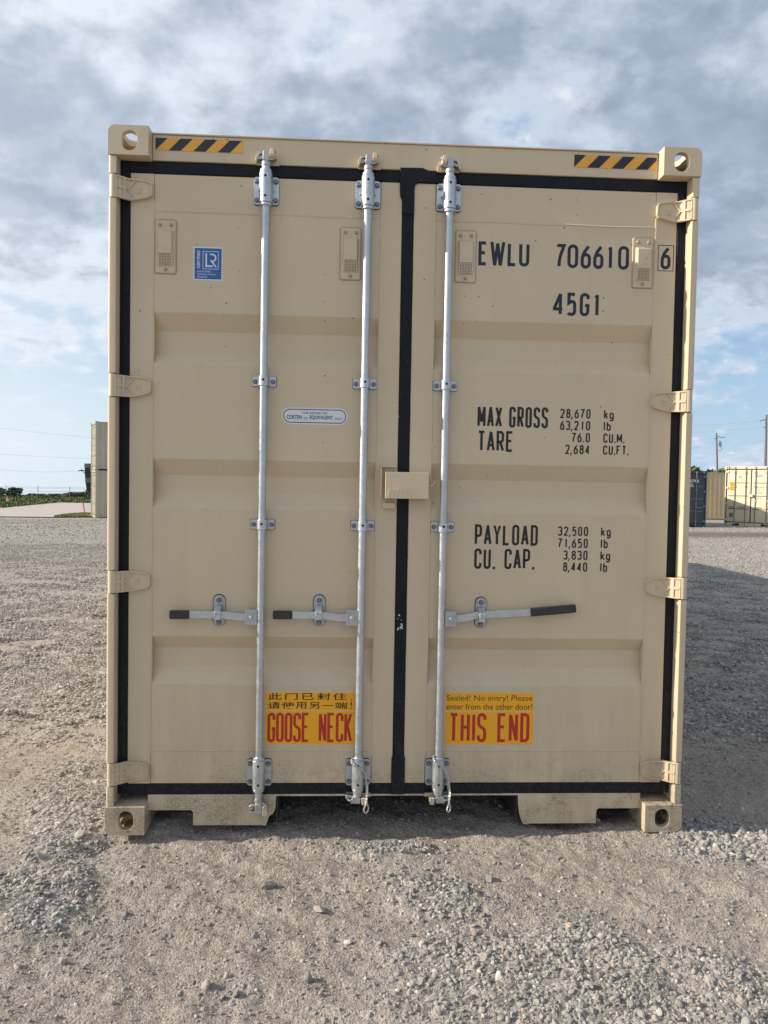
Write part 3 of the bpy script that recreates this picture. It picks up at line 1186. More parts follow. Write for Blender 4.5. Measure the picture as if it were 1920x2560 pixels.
def hinge(parent, zc, mx, mat, seed):
    def fin(mb):
        mb.xform(lambda v: Vector((v.x, v.y + ramp_y(v.x), v.z)))
        if mx:
            mb.mirror(W_ / 2)
        return mb
    plate = MB()
    # sliced so that it can follow the ramp
    xs_ = [0.034, 0.042, 0.050, 0.058, 0.066, 0.074, 0.085, 0.10, 0.12, 0.14, 0.158, 0.167]
    top = lambda x: np.interp(x, [0.034, 0.06, 0.105, 0.135, 0.158, 0.167], [0.043, 0.043, 0.041, 0.038, 0.033, 0.022])
    bot = lambda x: np.interp(x, [0.034, 0.06, 0.10, 0.14, 0.160, 0.167], [-0.044, -0.044, -0.041, -0.032, -0.027, -0.017])
    vs, fs = [], []
    for x in xs_:
        t_, b_ = zc + top(x), zc + bot(x)
        vs += [(x, 0.003, b_), (x, 0.003, t_), (x, 0.0155, t_), (x, 0.0155, b_)]
    for i in range(len(xs_) - 1):
        a, c = i * 4, i * 4 + 4
        for k in range(4):
            fs.append((a + k, a + (k + 1) % 4, c + (k + 1) % 4, c + k))
    fs += [(3, 2, 1, 0), tuple(len(vs) - 4 + k for k in range(4))]
    plate.add(vs, [f[::-1] for f in fs])
    h = fin(plate).build('hinge', mat, parent, bevel=0.0012)
    # raised rim, bars and chevron
    rim = MB()

    def bar(pts, w, hgt=0.0065):
        for i in range(len(pts) - 1):
            (x0, z0), (x1, z1) = pts[i], pts[i + 1]
            nseg = max(1, int(math.hypot(x1 - x0, z1 - z0) / 0.014))
            for k in range(nseg):
                a = Vector((x0 + (x1 - x0) * k / nseg, 0, z0 + (z1 - z0) * k / nseg))
                b2 = Vector((x0 + (x1 - x0) * (k + 1) / nseg, 0, z0 + (z1 - z0) * (k + 1) / nseg))
                d = (b2 - a).normalized()
                n_ = Vector((-d.z, 0, d.x)) * w / 2
                q = [a - n_, b2 - n_, b2 + n_, a + n_]
                v8 = [(p.x, 0.003 - hgt, zc + p.z) for p in q] + [(p.x, 0.006, zc + p.z) for p in q]
                rim.add(v8, [(0, 1, 2, 3), (7, 6, 5, 4), (0, 4, 5, 1), (1, 5, 6, 2), (2, 6, 7, 3), (3, 7, 4, 0)])
    bar([(0.036, 0.0405), (0.060, 0.0405), (0.103, 0.0385), (0.134, 0.0352), (0.155, 0.0305), (0.1625, 0.022), (0.164, -0.015), (0.156, -0.0245), (0.138, -0.0295), (0.100, -0.0385), (0.060, -0.0415), (0.036, -0.0415)], 0.0052)
    bar([(0.060, 0.039), (0.060, -0.040)], 0.0085)
    bar([(0.036, 0.0), (0.060, 0.0)], 0.011)
    bar([(0.064, 0.004), (0.070, 0.0), (0.098, 0.036)], 0.0042)
    bar([(0.064, -0.004), (0.070, 0.0), (0.098, -0.037)], 0.0042)
    fin(rim).build('hinge_rib', mat, h)
    kn = MB().cyl((0.0195, 0.020, zc - 0.0455), (0.0195, 0.020, zc + 0.0455), 0.0165, 20)
    kn.box(0.0195, 0.0355, 0.0075, 0.026, zc - 0.0435, zc + 0.0425)
    if mx:
        kn.mirror(W_ / 2)
    kn.build('hinge_knuckle', mat, h, smooth=True, bevel=0.001)
    pin = MB().cyl((0.0195, 0.021, zc - 0.0495), (0.0195, 0.021, zc + 0.0495), 0.0065, 12)
    if mx:
        pin.mirror(W_ / 2)
    pin.build('hinge_pin', M['bolt'], h, smooth=True)
    # cast maker's emblem, a raised square with scribbled relief
    em = MB().box(0.102, 0.124, 0.0005, 0.006, zc - 0.014, zc + 0.012)
    em.tube([(0.106, 0.0, zc + 0.008), (0.108, 0.0, zc - 0.007), (0.113, 0.0, zc + 0.003), (0.117, 0.0, zc - 0.004), (0.121, 0.0, zc + 0.008)], 0.0012, 5)
    em.tube([(0.107, 0.0, zc - 0.010), (0.119, 0.0, zc - 0.010)], 0.0011, 5)
    fin(em).build('hinge_emblem', mat, h)
    return h


for mx in (0, 1):
    for i, z in enumerate(HZR if mx else HZ):
        hinge(box, z, mx, M['tan_worn'] if i == 3 else M['tan'], i + 4 * mx)

# ---- doors
CORR = ((2.168, 2.098, 2.012, 1.955), (1.564, 1.496, 1.425, 1.359), (0.821, 0.763, 0.684, 0.616))
DEP = 0.042


def door(x0, x1, p0, p1, mirror=False):
    """leaf from x0 to x1; pressed sheet between p0 and p1"""
    z0, z1, r0, r1 = 0.192, 2.731, 0.333, 2.580
    # frame: two stiles and two rails with soft edges
    fr = MB()
    fr.box(x0, p0, YD, YD + 0.05, z0, z1)
    fr.box(p1, x1, YD, YD + 0.05, z0, z1)
    fr.box(p0 + 0.0004, p1 - 0.0004, YD + 0.0012, YD + 0.05, z0 + 0.0005, r0)
    fr.box(p0 + 0.0004, p1 - 0.0004, YD + 0.0012, YD + 0.05, r1, z1 - 0.0005)
    d = fr.build('door', M['tan'], box, bevel=0.0035, seg=3)
    # sheet
    prof = [(r1 - 0.0005, 0)]
    for a, b_, c, e in CORR:
        prof += [(a + 0.0015, 0), (a - 0.0015, 0.0008), (b_ + 0.0015, DEP - 0.0008), (b_ - 0.0015, DEP), (c + 0.0015, DEP), (c - 0.0015, DEP - 0.0008), (e + 0.0015, 0.0008), (e - 0.0015, 0)]
    prof += [(r0 + 0.0005, 0)]
    # refine between so that the sheet can be gently uneven
    zs, ds = [], []
    for i in range(len(prof) - 1):
        (za, da), (zb, db) = prof[i], prof[i + 1]
        k = max(1, int(abs(za - zb) / 0.05))
        for j in range(k):
            zs.append(za + (zb - za) * j / k)
            ds.append(da + (db - da) * j / k)
    zs.append(prof[-1][0])
    ds.append(prof[-1][1])
    nx = 26
    vs, fs = [], []
    for z, dd in zip(zs, ds):
        for i in range(nx + 1):
            x = p0 + 0.0005 + (p1 - p0 - 0.001) * i / nx
            edge = min(1.0, min(i, nx - i) / 3)
            wav = 0.0
            vs.append((x, YD + 0.0010 + dd + wav, z))
    n1 = nx + 1
    for r_ in range(len(zs) - 1):
        for i in range(nx):
            a = r_ * n1 + i
            fs.append((a, a + n1, a + n1 + 1, a + 1))
    pp = MB().add(vs, fs).build('pressed_panel', M['tan'], d, smooth=True)
    pp.data.set_sharp_from_angle(angle=rad(9))
    # hand-laid weld beads
    wb = MB()
    for x in (p0, p1):
        pts = []
        k = 150
        for i in range(k + 1):
            z = r0 - 0.02 + (r1 - r0 + 0.06) * i / k
            pts.append((x + random.uniform(-1, 1) * 0.0006 + 0.001 * math.sin(i * 0.23), YD + 0.0018, z))
        wb.tube(pts, [0.0042 + random.uniform(-1, 1) * 0.0007 for _ in pts], 6)
    for z in (r0, r1):
        pts = []
        k = 90
        for i in range(k + 1):
            x = p0 + (p1 - p0) * i / k
            pts.append((x, YD + 0.0022, z + random.uniform(-1, 1) * 0.0006 + 0.0012 * math.sin(i * 0.21 + z)))
        wb.tube(pts, [0.0038 + random.uniform(-1, 1) * 0.0006 for _ in pts], 6)
    wb.build('weld_bead', M['tan_plain'], d, smooth=True)
    return d


door_l = door(0.0745, 1.1925, 0.170, 1.103)
door_r = door(1.2415, 2.3655, 1.333, 2.274)


# ---- rubber seals
def seal(pts_fn, name='door_seal'):
    pass


def seal_bar(mb, a, b, half, y, vert):
    """ribbed strip between a and b"""
    prof = [(-half, y + 0.012), (-half, y + 0.002), (-half * 0.82, y - 0.0015), (-half * 0.55, y - 0.0005), (-half * 0.3, y - 0.0018), (0, y - 0.0012), (half * 0.3, y - 0.0018),
            (half * 0.55, y - 0.0005), (half * 0.82, y - 0.0015), (half, y + 0.002), (half, y + 0.012)]
    k = max(2, int(abs((b[1] if vert else b[0]) - (a[1] if vert else a[0])) / 0.06))
    n = len(prof)
    vs, fs = [], []
    for i in range(k + 1):
        t = i / k
        c = (a[0] + (b[0] - a[0]) * t, a[1] + (b[1] - a[1]) * t)
        j = 0.0012 * math.sin(i * 1.3 + a[0] * 9) + 0.0008 * math.sin(i * 3.1)
        for o_, y_ in prof:
            vs.append((c[0] + o_ + j, y_, c[1]) if vert else (c[0], y_, c[1] + o_ + j))
    for i in range(k):
        for q in range(n - 1):
            f = (i * n + q, i * n + q + 1, (i + 1) * n + q + 1, (i + 1) * n + q)
            fs.append(f if vert else f[::-1])
    fs.append(tuple(range(n)))
    fs.append(tuple(range((k + 1) * n - 1, k * n - 1, -1)))
    mb.add(vs, fs)


YS = YD - 0.001
m1 = MB()
seal_bar(m1, (0.0525, 0.150), (0.0525, 2.778), 0.0215, YS, True)
seal_bar(m1, (0.0745, 2.7555), (1.19, 2.7555), 0.0235, YS + 0.0011, False)
seal_bar(m1, (0.0745, 0.168), (1.19, 0.168), 0.0225, YS + 0.0011, False)
m1.build('door_seal', M['rubber'], box, smooth=True)
m1 = MB()
seal_bar(m1, (2.3870, 0.150), (2.3870, 2.778), 0.0210, YS, True)
seal_bar(m1, (1.24, 2.7555), (2.3655, 2.7555), 0.0235, YS + 0.0011, False)
seal_bar(m1, (1.24, 0.168), (2.3655, 0.168), 0.0225, YS + 0.0011, False)
m1.build('door_seal', M['rubber'], box, smooth=True)
m1 = MB()
seal_bar(m1, (1.2170, 0.146), (1.2170, 2.73), 0.0235, YS - 0.0018, True)
tp = [(1.181, 2.790), (1.181, 2.69), (1.185, 2.668), (1.194, 2.652), (1.194, 2.60), (1.240, 2.60), (1.2405, 2.705), (1.246, 2.723), (1.262, 2.7325), (1.330, 2.7325), (1.330, 2.778), (1.306, 2.779), (1.275, 2.792)]
m1.prism(tp, YS - 0.0075, YS + 0.010)
m1.prism([(1.188, 0.146), (1.246, 0.146), (1.246, 0.30), (1.240, 0.32), (1.196, 0.32), (1.188, 0.30)], YS - 0.0045, YS + 0.010)
m1.build('door_seal', M['rubber'], box, smooth=True, bevel=0.0015, label='wide ribbed black rubber seal where the two doors meet')

# white scuffs on the middle seal
for zc_s, k_s in ((0.905, 3), (0.868, 6), (0.862, 4)):
    sc = MB()
    for _ in range(k_s):
        a_, b_ = 1.212 + random.uniform(-.012, .014), zc_s + random.uniform(-.014, .014)
        rr_ = random.uniform(0.0015, 0.0042)
        sc.prism([(a_ + rr_ * random.uniform(.6, 1.6) * math.cos(q * 1.05), b_ + rr_ * random.uniform(.5, 1.5) * math.sin(q * 1.05)) for q in range(6)], YS - 0.0048 - 0.0001 * _, YS - 0.0030)
    sc.build('paint_scuff', M['far_scuff'], bpy.data.objects['door_seal.002'], kind='stuff')

# ---- locking bars
BX = (0.629, 1.048, 1.387)


def hex_bolt(x, y, z, r, parent, depth=0.008):
    mb = MB().cyl((x, y, z), (x, y - 0.0015, z), r * 1.28, 16)
    mb.cyl((x, y - 0.0014, z), (x, y - depth, z), r, 6)
    mb.cyl((x, y - depth + 0.0004, z), (x, y - depth - 0.0012, z), r * 0.6, 12)
    return mb.build('bolt', M['bolt'], parent, bevel=0.0006, seg=1)


def pin_hole(x, y, z, r, parent):
    # dark plugged bore in the sleeve
    return MB().cyl((x, y + 0.004, z), (x, y - 0.0006, z), r, 14).build('bore', M['hole'], parent)


YR = 0.031
for bi, x in enumerate(BX):
    xb = x - (0.002, 0.003, 0.001)[bi]
    lb = 0.112 if bi == 0 else 0.160
    bar = MB().cyl((xb, YR, lb), (xb + (x - xb), YR, 2.785), 0.0163, 28).build('locking_bar', M['galv'], box, smooth=True)
    # top and bottom guides
    for zc, up in ((2.676, 1), (0.244, 0)):
        xc = x if up else xb
        plate = MB().prism(rrect(xc - 0.052, xc + 0.052, zc - 0.0585, zc + 0.0545, 0.013, 6), 0.0555, 0.0605)
        pl = plate.build('guide_plate', M['galv'], bar, bevel=0.0008)
        MB().prism(rrect(xc - 0.0525, xc + 0.0525, zc - 0.061, zc + 0.057, 0.014, 6), 0.0603, 0.0640).build('rubber_pad', M['rubber'], bar)
        s0, s1 = zc - 0.060, zc + 0.062
        sl_ = MB().cyl((xc, YR, s0), (xc, YR, s1), 0.0265, 32)
        sl_.box(xc - 0.0265, xc + 0.0265, YR, 0.0553, s0 + 0.006, s1 - 0.006)
        sl_.box(xc - 0.034, xc - 0.0262, 0.046, 0.0553, zc - 0.005, zc + 0.001)
        sl_.box(xc + 0.0262, xc + 0.033, 0.048, 0.0553, zc - 0.006, zc + 0.002)
        sl_.build('sleeve', M['galv'], bar, smooth=True, bevel=0.0012)
        for ca, cb_ in ((s1 + 0.001, s1 + 0.012), (s0 - 0.012, s0 - 0.001)):
            MB().cyl((xc, YR, ca), (xc, YR, cb_), 0.0238, 28).build('collar', M['galv'], bar, smooth=True, bevel=0.0012)
        for dz in (0.036, -0.041):
            for dx in (-0.0385, 0.0385):
                hex_bolt(xc + dx, 0.0555, zc + dz, 0.0088, bar)
        for dz in (0.042, -0.038):
            pin_hole(xc, YR - 0.0265, zc + dz, 0.0052, bar)
    for zc in ((1.891, 1.296)):
        MB().prism(rrect(x - 0.050, x + 0.050, zc - 0.0205, zc + 0.0205, 0.006, 4), 0.0555, 0.0605).build('clamp_plate', M['galv'], bar, bevel=0.0008)
        MB().prism(rrect(x - 0.0515, x + 0.0515, zc - 0.0215, zc + 0.0215, 0.006, 4), 0.0603, 0.0640).build('rubber_pad', M['rubber'], bar)
        sd_ = MB().cyl((x, YR, zc - 0.0200), (x, YR, zc + 0.0200), 0.0215, 24)
        sd_.box(x - 0.0215, x + 0.0215, YR, 0.0553, zc - 0.0200, zc + 0.0200)
        sd_.build('saddle', M['galv'], bar, smooth=True, bevel=0.001)
        for dx in (-0.0375, 0.0375):
            hex_bolt(x + dx, 0.0555, zc - 0.001, 0.0080, bar)
        pin_hole(x, YR - 0.0215, zc + 0.003, 0.0052, bar)
    # top cam and keeper
    sg = -1 if bi == 2 else 1
    zc = 2.800

    def cx(dx):
        return x + sg * dx
    neck = MB().cyl((x, YR, 2.765), (x, YR, 2.779), 0.0195, 24).cyl((x, YR, 2.779), (x, YR, 2.786), 0.0195, 24, 0.0145)
    neck.build('cam_neck', M['cam'], bar, smooth=True)
    cb = MB()
    cb.prism([(cx(-0.013), 2.784), (cx(0.015), 2.784), (cx(0.013), 2.822), (cx(-0.011), 2.822)], YR - 0.017, YR + 0.020)
    cb.prism([(cx(-0.012), 2.793), (cx(-0.028), 2.786), (cx(-0.032), 2.790), (cx(-0.030), 2.796), (cx(-0.012), 2.801)], YR - 0.012, YR + 0.012)
    cb.prism([(cx(0.012), 2.782), (cx(0.041), 2.790), (cx(0.044), 2.795), (cx(0.036), 2.797), (cx(0.012), 2.795)], YR - 0.014, YR + 0.010)
    cb.prism([(cx(-0.011), 2.814), (cx(-0.033), 2.811), (cx(-0.032), 2.818), (cx(-0.011), 2.822)], YR - 0.004, YR + 0.012)
    cb.tube([(cx(0.010), YR + 0.004, 2.812), (cx(0.028), YR - 0.004, 2.818), (cx(0.040), YR - 0.007, 2.822)], [0.005, 0.0055, 0.0068], 10)
    cb.build('cam', M['cam'], bar, smooth=True, bevel=0.0016)
    kp = MB()
    kp.prism([(cx(-0.040), 2.776), (cx(0.052), 2.776), (cx(0.053), 2.800), (cx(0.045), 2.818), (cx(0.02), 2.824), (cx(-0.03), 2.820), (cx(-0.040), 2.802)], 0.050, 0.0575)
    kp.prism([(cx(-0.044), 2.780), (cx(-0.036), 2.778), (cx(-0.026), 2.812), (cx(-0.033), 2.812), (cx(-0.041), 2.800)], 0.018, 0.050)
    # the big hooked lug in front
    lug = [(0.0165, 2.796, 2.806), (0.0155, 2.806, 2.826)]
    vs = []
    for (xa, xb2, y_, z_) in ((0.017, 0.036, 0.050, 2.787), (0.016, 0.038, 0.050, 2.815), (0.017, 0.035, 0.008, 2.795), (0.0155, 0.0365, 0.004, 2.805), (0.0195, 0.0325, 0.008, 2.829), (0.0195, 0.033, 0.050, 2.826)):
        vs += [(cx(xa), y_, z_), (cx(xb2), y_, z_)]
    # rows: 0 back-bottom,1 back-mid,2 front-bottom,3 front-mid,4 front-top,5 back-top
    fs = [(4, 5, 7, 6), (6, 7, 9, 8), (0, 1, 5, 4), (8, 9, 11, 10), (0, 4, 6, 2), (2, 6, 8, 10), (1, 3, 7, 5), (3, 11, 9, 7), (0, 2, 10, 11, 3, 1)]
    kp.add(vs, fs if sg > 0 else [f[::-1] for f in fs])
    kp.build('cam_keeper', M['tan_plain'], box, bevel=0.0022)
    # bottom cam and keeper
    if bi == 0:
        zb = 0.104
        MB().cyl((xb, YR, 0.128), (xb, YR, 0.142), 0.0188, 24).build('cam_neck', M['cam'], bar, smooth=True)
        cb = MB()
        cb.prism([(xb - 0.012, 0.080), (xb + 0.014, 0.078), (xb + 0.016, 0.122), (xb - 0.012, 0.122)], YR - 0.019, YR + 0.016)
        cb.prism([(xb - 0.012, 0.122), (xb - 0.028, 0.120), (xb - 0.037, 0.112), (xb - 0.038, 0.094), (xb - 0.030, 0.092), (xb - 0.028, 0.106), (xb - 0.012, 0.112)], YR - 0.014, YR + 0.010)
        cb.prism([(xb - 0.012, 0.082), (xb - 0.034, 0.083), (xb - 0.033, 0.089), (xb - 0.012, 0.092)], YR - 0.012, YR + 0.008)
        cb.prism([(xb + 0.012, 0.130), (xb + 0.030, 0.122), (xb + 0.044, 0.110), (xb + 0.045, 0.102), (xb + 0.036, 0.106), (xb + 0.012, 0.118)], YR - 0.010, YR + 0.012)
        cb.build('cam', M['cam'], bar, smooth=True, bevel=0.0016)
        kp = MB()
        kp.prism([(xb - 0.036, 0.076), (xb + 0.052, 0.074), (xb + 0.052, 0.112), (xb + 0.03, 0.126), (xb - 0.03, 0.122)], 0.050, 0.0595)
        kp.box(xb + 0.018, xb + 0.042, 0.012, 0.050, 0.084, 0.112)
        kp.prism([(xb + 0.019, 0.084), (xb + 0.023, 0.074), (xb + 0.037, 0.074), (xb + 0.041, 0.084), (xb + 0.041, 0.109), (xb + 0.035, 0.119), (xb + 0.024, 0.119), (xb + 0.019, 0.109)], 0.003, 0.013)
        kp.box(xb - 0.036, xb - 0.020, 0.020, 0.050, 0.094, 0.108)
        kp.build('cam_keeper', M['tan_worn'], box, bevel=0.0022)
    else:
        s2 = 1 if bi == 1 else -1

        def c2(dx):
            return xb + s2 * dx
        MB().cyl((xb, YR, 0.153), (xb, YR, 0.172), 0.0195, 24, 0.0215).build('cam_neck', M['cam'], bar, smooth=True)
        cb = MB()
        cb.prism([(c2(-0.030), 0.126), (c2(0.010), 0.124), (c2(0.012), 0.150), (c2(-0.022), 0.154)], YR - 0.022, YR + 0.016)
        cb.prism([(c2(-0.022), 0.154), (c2(-0.050), 0.158), (c2(-0.052), 0.146), (c2(-0.044), 0.134), (c2(-0.036), 0.136), (c2(-0.038), 0.147), (c2(-0.022), 0.147)], YR - 0.012, YR + 0.018)
        cb.prism([(c2(-0.040), 0.141), (c2(-0.024), 0.142), (c2(-0.024), 0.1355), (c2(-0.040), 0.1345)], YR - 0.024, YR)
        cb.build('cam', M['cam'], bar, smooth=True, bevel=0.0016)
        kp = MB()
        kp.prism([(c2(-0.050), 0.139), (c2(0.056), 0.139), (c2(0.055), 0.153), (c2(0.012), 0.153), (c2(-0.020), 0.155), (c2(-0.050), 0.157)], 0.046, 0.0595)
        kp.box(min(c2(0.016), c2(0.038)), max(c2(0.016), c2(0.038)), 0.010, 0.046, 0.128, 0.149)
        kp.prism([(c2(0.015), 0.150), (c2(0.039), 0.150), (c2(0.036), 0.122), (c2(0.018), 0.121)], 0.003, 0.0105)
        kp.build('cam_keeper', M['tan_worn'], box, bevel=0.0022)


# ---- handles
def strip(mb, pts, h, y0, y1):
    for (x0, z0), (x1, z1) in zip(pts[:-1], pts[1:]):
        mb.add([(x0, y0, z0 - h / 2), (x1, y0, z1 - h / 2), (x1, y0, z1 + h / 2), (x0, y0, z0 + h / 2),
                (x0, y1, z0 - h / 2), (x1, y1, z1 - h / 2), (x1, y1, z1 + h / 2), (x0, y1, z0 + h / 2)],
               [(0, 1, 2, 3), (7, 6, 5, 4), (0, 4, 5, 1), (3, 2, 6, 7)])
    return mb


def catch(xc, zc, flip):
    """hasp plate bolted to the door that holds a handle"""
    c = MB().prism(rrect(xc - 0.0245, xc + 0.0245, zc - 0.0655, zc + 0.0655, 0.0242, 8), 0.0565, 0.0605).build('handle_catch', M['cam'], box, bevel=0.001)
    MB().prism(rrect(xc - 0.027, xc + 0.0255, zc - 0.0665, zc + 0.0685, 0.0252, 8), 0.0603, 0.0640).build('rubber_pad', M['rubber'], c)
    st = MB()
    # folded strap: from the upper bolt down over the bar
    st.prism(rrect(xc - 0.016, xc + 0.012, zc + 0.022, zc + 0.060, 0.010, 4), 0.0515, 0.0555)
    st.add([(xc - 0.015, 0.053, zc + 0.030), (xc + 0.011, 0.053, zc + 0.030), (xc + 0.011, 0.020, zc + 0.008), (xc - 0.015, 0.020, zc + 0.008),
            (xc - 0.015, 0.057, zc + 0.026), (xc + 0.011, 0.057, zc + 0.026), (xc + 0.011, 0.024, zc + 0.004), (xc - 0.015, 0.024, zc + 0.004)],
           [(3, 2, 1, 0), (4, 5, 6, 7), (0, 1, 5, 4), (2, 3, 7, 6), (1, 2, 6, 5), (3, 0, 4, 7)])
    st.box(xc - 0.015, xc + 0.011, 0.0185, 0.0225, zc - 0.034, zc + 0.007)
    st.cyl((xc - 0.018, 0.019, zc - 0.004), (xc + 0.014, 0.019, zc - 0.004), 0.004, 10)
    st.cyl((xc - 0.010, 0.014, zc - 0.016), (xc - 0.010, 0.014, zc + 0.004), 0.0032, 8)
    st.build('hasp', M['galv'], c, bevel=0.0008)
    for dz in (0.044, -0.050):
        hex_bolt(xc - 0.001, 0.0515 if dz > 0 else 0.0565, zc + dz, 0.0092, c)


def handle(xh, side, grip0, grip1, pts, catch_x, catch_z, zc):
    h = MB()
    h.box(xh - 0.0245, xh + 0.0245, 0.018, 0.024, zc - 0.033, zc + 0.033)
    h.box(xh - 0.0245, xh + 0.0245, 0.0405, 0.0465, zc - 0.033, zc + 0.033)
    e = xh - side * 0.0245
    h.box(min(e, e + side * 0.006), max(e, e + side * 0.006), 0.0242, 0.0403, zc - 0.033, zc + 0.033)
    hub = h.build('handle', M['cam'], box, bevel=0.0012)
    strip(MB(), pts, 0.030, 0.0275, 0.0355).build('handle_bar', M['galv'], hub, bevel=0.001)
    (gx0, gz0), (gx1, gz1) = grip0, grip1
    L = math.hypot(gx1 - gx0, gz1 - gz0)
    g = MB().prism(rrect(0, L, -0.0175, 0.0175, 0.006, 4), 0.0225, 0.0405)
    a = math.atan2(gz1 - gz0, gx1 - gx0)
    g.xform(lambda v: Vector((gx0 + v.x * math.cos(a) - v.z * math.sin(a), v.y, gz0 + v.x * math.sin(a) + v.z * math.cos(a))))
    g.build('grip', M['grip'], hub, bevel=0.003, seg=3)
    rv = MB().cyl((xh, 0.018, zc), (xh, 0.0125, zc), 0.0085, 16, 0.0060)
    rv.build('rivet', M['galv'], hub, smooth=True)
    catch(catch_x, catch_z, side)


handle(0.5895, -1, (0.252, 0.916), (0.334, 0.917), [(0.330, 0.9165), (0.42, 0.917), (0.475, 0.9165), (0.53, 0.909), (0.588, 0.908)], 0.452, 0.931, 0.909)
handle(1.0095, -1, (0.678, 0.919), (0.760, 0.919), [(0.756, 0.919), (0.845, 0.918), (0.895, 0.917), (0.95, 0.909), (1.008, 0.909)], 0.871, 0.934, 0.909)
handle(1.4260, 1, (1.766, 0.9385), (1.962, 0.958), [(1.430, 0.908), (1.475, 0.910), (1.510, 0.917), (1.535, 0.924), (1.60, 0.929), (1.770, 0.939)], 1.5600, 0.931, 0.909)


# ---- ventilators
def vent(x0, z0, x1, z1):
    w, h = x1 - x0, z1 - z0
    b = MB().prism(rrect(x0, x1, z0, z1, 0.006, 4), YD - 0.0035, YD + 0.003).build('vent', M['tan'], box, bevel=0.0012)
    a0, a1 = x0 + 0.008, x1 - 0.008
    zt, zm, zb = z1 - 0.040, z0 + 0.078, z0 + 0.030
    c = MB()
    yb, yf, ym = YD - 0.003, YD - 0.019, YD - 0.0085
    e = 0.006
    vs = [(a0, yb, zt), (a1, yb, zt), (a1 - e, yf, zt - 0.009), (a0 + e, yf, zt - 0.009),
          (a0 + e, yf, zm), (a1 - e, yf, zm), (a0 + 0.002, ym, zb), (a1 - 0.002, ym, zb), (a0, yb, zb - 0.001), (a1, yb, zb - 0.001), (a0, yb, zm), (a1, yb, zm)]
    fs = [(0, 3, 2, 1), (3, 4, 5, 2), (4, 6, 7, 5), (6, 8, 9, 7), (0, 10, 4, 3), (10, 8, 6, 4), (1, 2, 5, 11), (11, 5, 7, 9)]
    c.add(vs, fs).build('vent_cover', M['tan'], b, bevel=0.0015)
    # label frame pressed in the cover
    MB().ring(rrect(x0 + 0.026, x0 + 0.058, zm + 0.010, zm + 0.020, 0.001, 1), rrect(x0 + 0.0275, x0 + 0.0565, zm + 0.0115, zm + 0.0185, 0.001, 1), yf - 0.0007, yf + 0.001).build('pressed_frame', M['tan_plain'], b)
    g = MB()
    nrm = Vector((0, -(zm - zb), -(yf - ym))).normalized()
    for i in range(8):
        for j in range(8):
            t = (j + 0.5) / 8.3 + 0.01
            xx = a0 + 0.0105 + i * (a1 - a0 - 0.021) / 7
            p = Vector((xx, yf + (ym - yf) * t, zm + (zb - zm) * t)) + Vector((0, -0.0007, 0))
            g.cyl(p + Vector((0, 0.001, 0)), p, 0.00185, 6)
    g.build('vent_perforation', M['hole'], b, kind='stuff')
    for sx, sz in ((x0 + 0.018, z1 - 0.019), (x1 - 0.018, z1 - 0.019), ((x0 + x1) / 2, z0 + 0.014)):
        MB().cyl((sx, YD - 0.003, sz), (sx, YD - 0.0125, sz), 0.0080, 8, 0.0056).build('screw', M['tan_grimy'], b, bevel=0.001)
    # sealant squeezed round the plate
    loop = [(x, YD - 0.0002 + random.uniform(-1, 1) * 0.0004, z) for x, z in rrect(x0 - 0.0012, x1 + 0.0012, z0 - 0.0012, z1 + 0.0012, 0.007, 4)]
    MB().tube(loop, 0.0036, 6, True).build('sealant', M['tan_grimy'], b, smooth=True)


vent(0.178, 2.328, 0.259, 2.542)
vent(0.939, 2.325, 1.020, 2.536)
vent(1.422, 2.329, 1.504, 2.539)
vent(2.180, 2.328, 2.262, 2.536)

# ---- lock box across the joint
lbx = MB()
lbx.box(1.139, 1.319, 0.0, 0.0035, 1.4135, 1.5235)
lbx.box(1.1392, 1.1425, 0.0037, 0.0465, 1.4140, 1.5230)
lbx.box(1.3155, 1.3188, 0.0037, 0.0590, 1.4140, 1.5230)
lbx.box(1.1427, 1.3153, 0.0037, 0.0590, 1.5195, 1.5228)
lbo = lbx.build('lock_box', M['tan'], box, bevel=0.0012)
rn = MB()
for i in range(9):
    xx = 1.152 + i * 0.0085 + random.uniform(-.002, .002)
    rn.cyl((xx, -0.0004, 1.416 + random.uniform(0, .012)), (xx, -0.0004, 1.445 + random.uniform(0, .018)), 0.0011, 6)
rn.build('paint_run', M['tan_plain'], lbo, smooth=True)
MB().tube([(1.319, 0.03, 1.475), (1.329, 0.03, 1.468), (1.338, 0.03, 1.470), (1.344, 0.03, 1.480), (1.345, 0.03, 1.490)], 0.0032, 8).build('hook', M['tan'], lbo, smooth=True)
st = MB()
st.box(1.1195, 1.1245, 0.030, 0.0625, 1.411, 1.545)
st.box(1.1247, 1.1865, 0.030, 0.0625, 1.5445, 1.5490)
st.box(1.1195, 1.1243, 0.0295, 0.0625, 1.5452, 1.5490)
st.build('lock_guard', M['tan'], box, bevel=0.0012)
MB().box(1.131, 1.185, 0.0380, 0.0625, 1.371, 1.3945).build('guard_lip', M['tan'], box, bevel=0.0015)


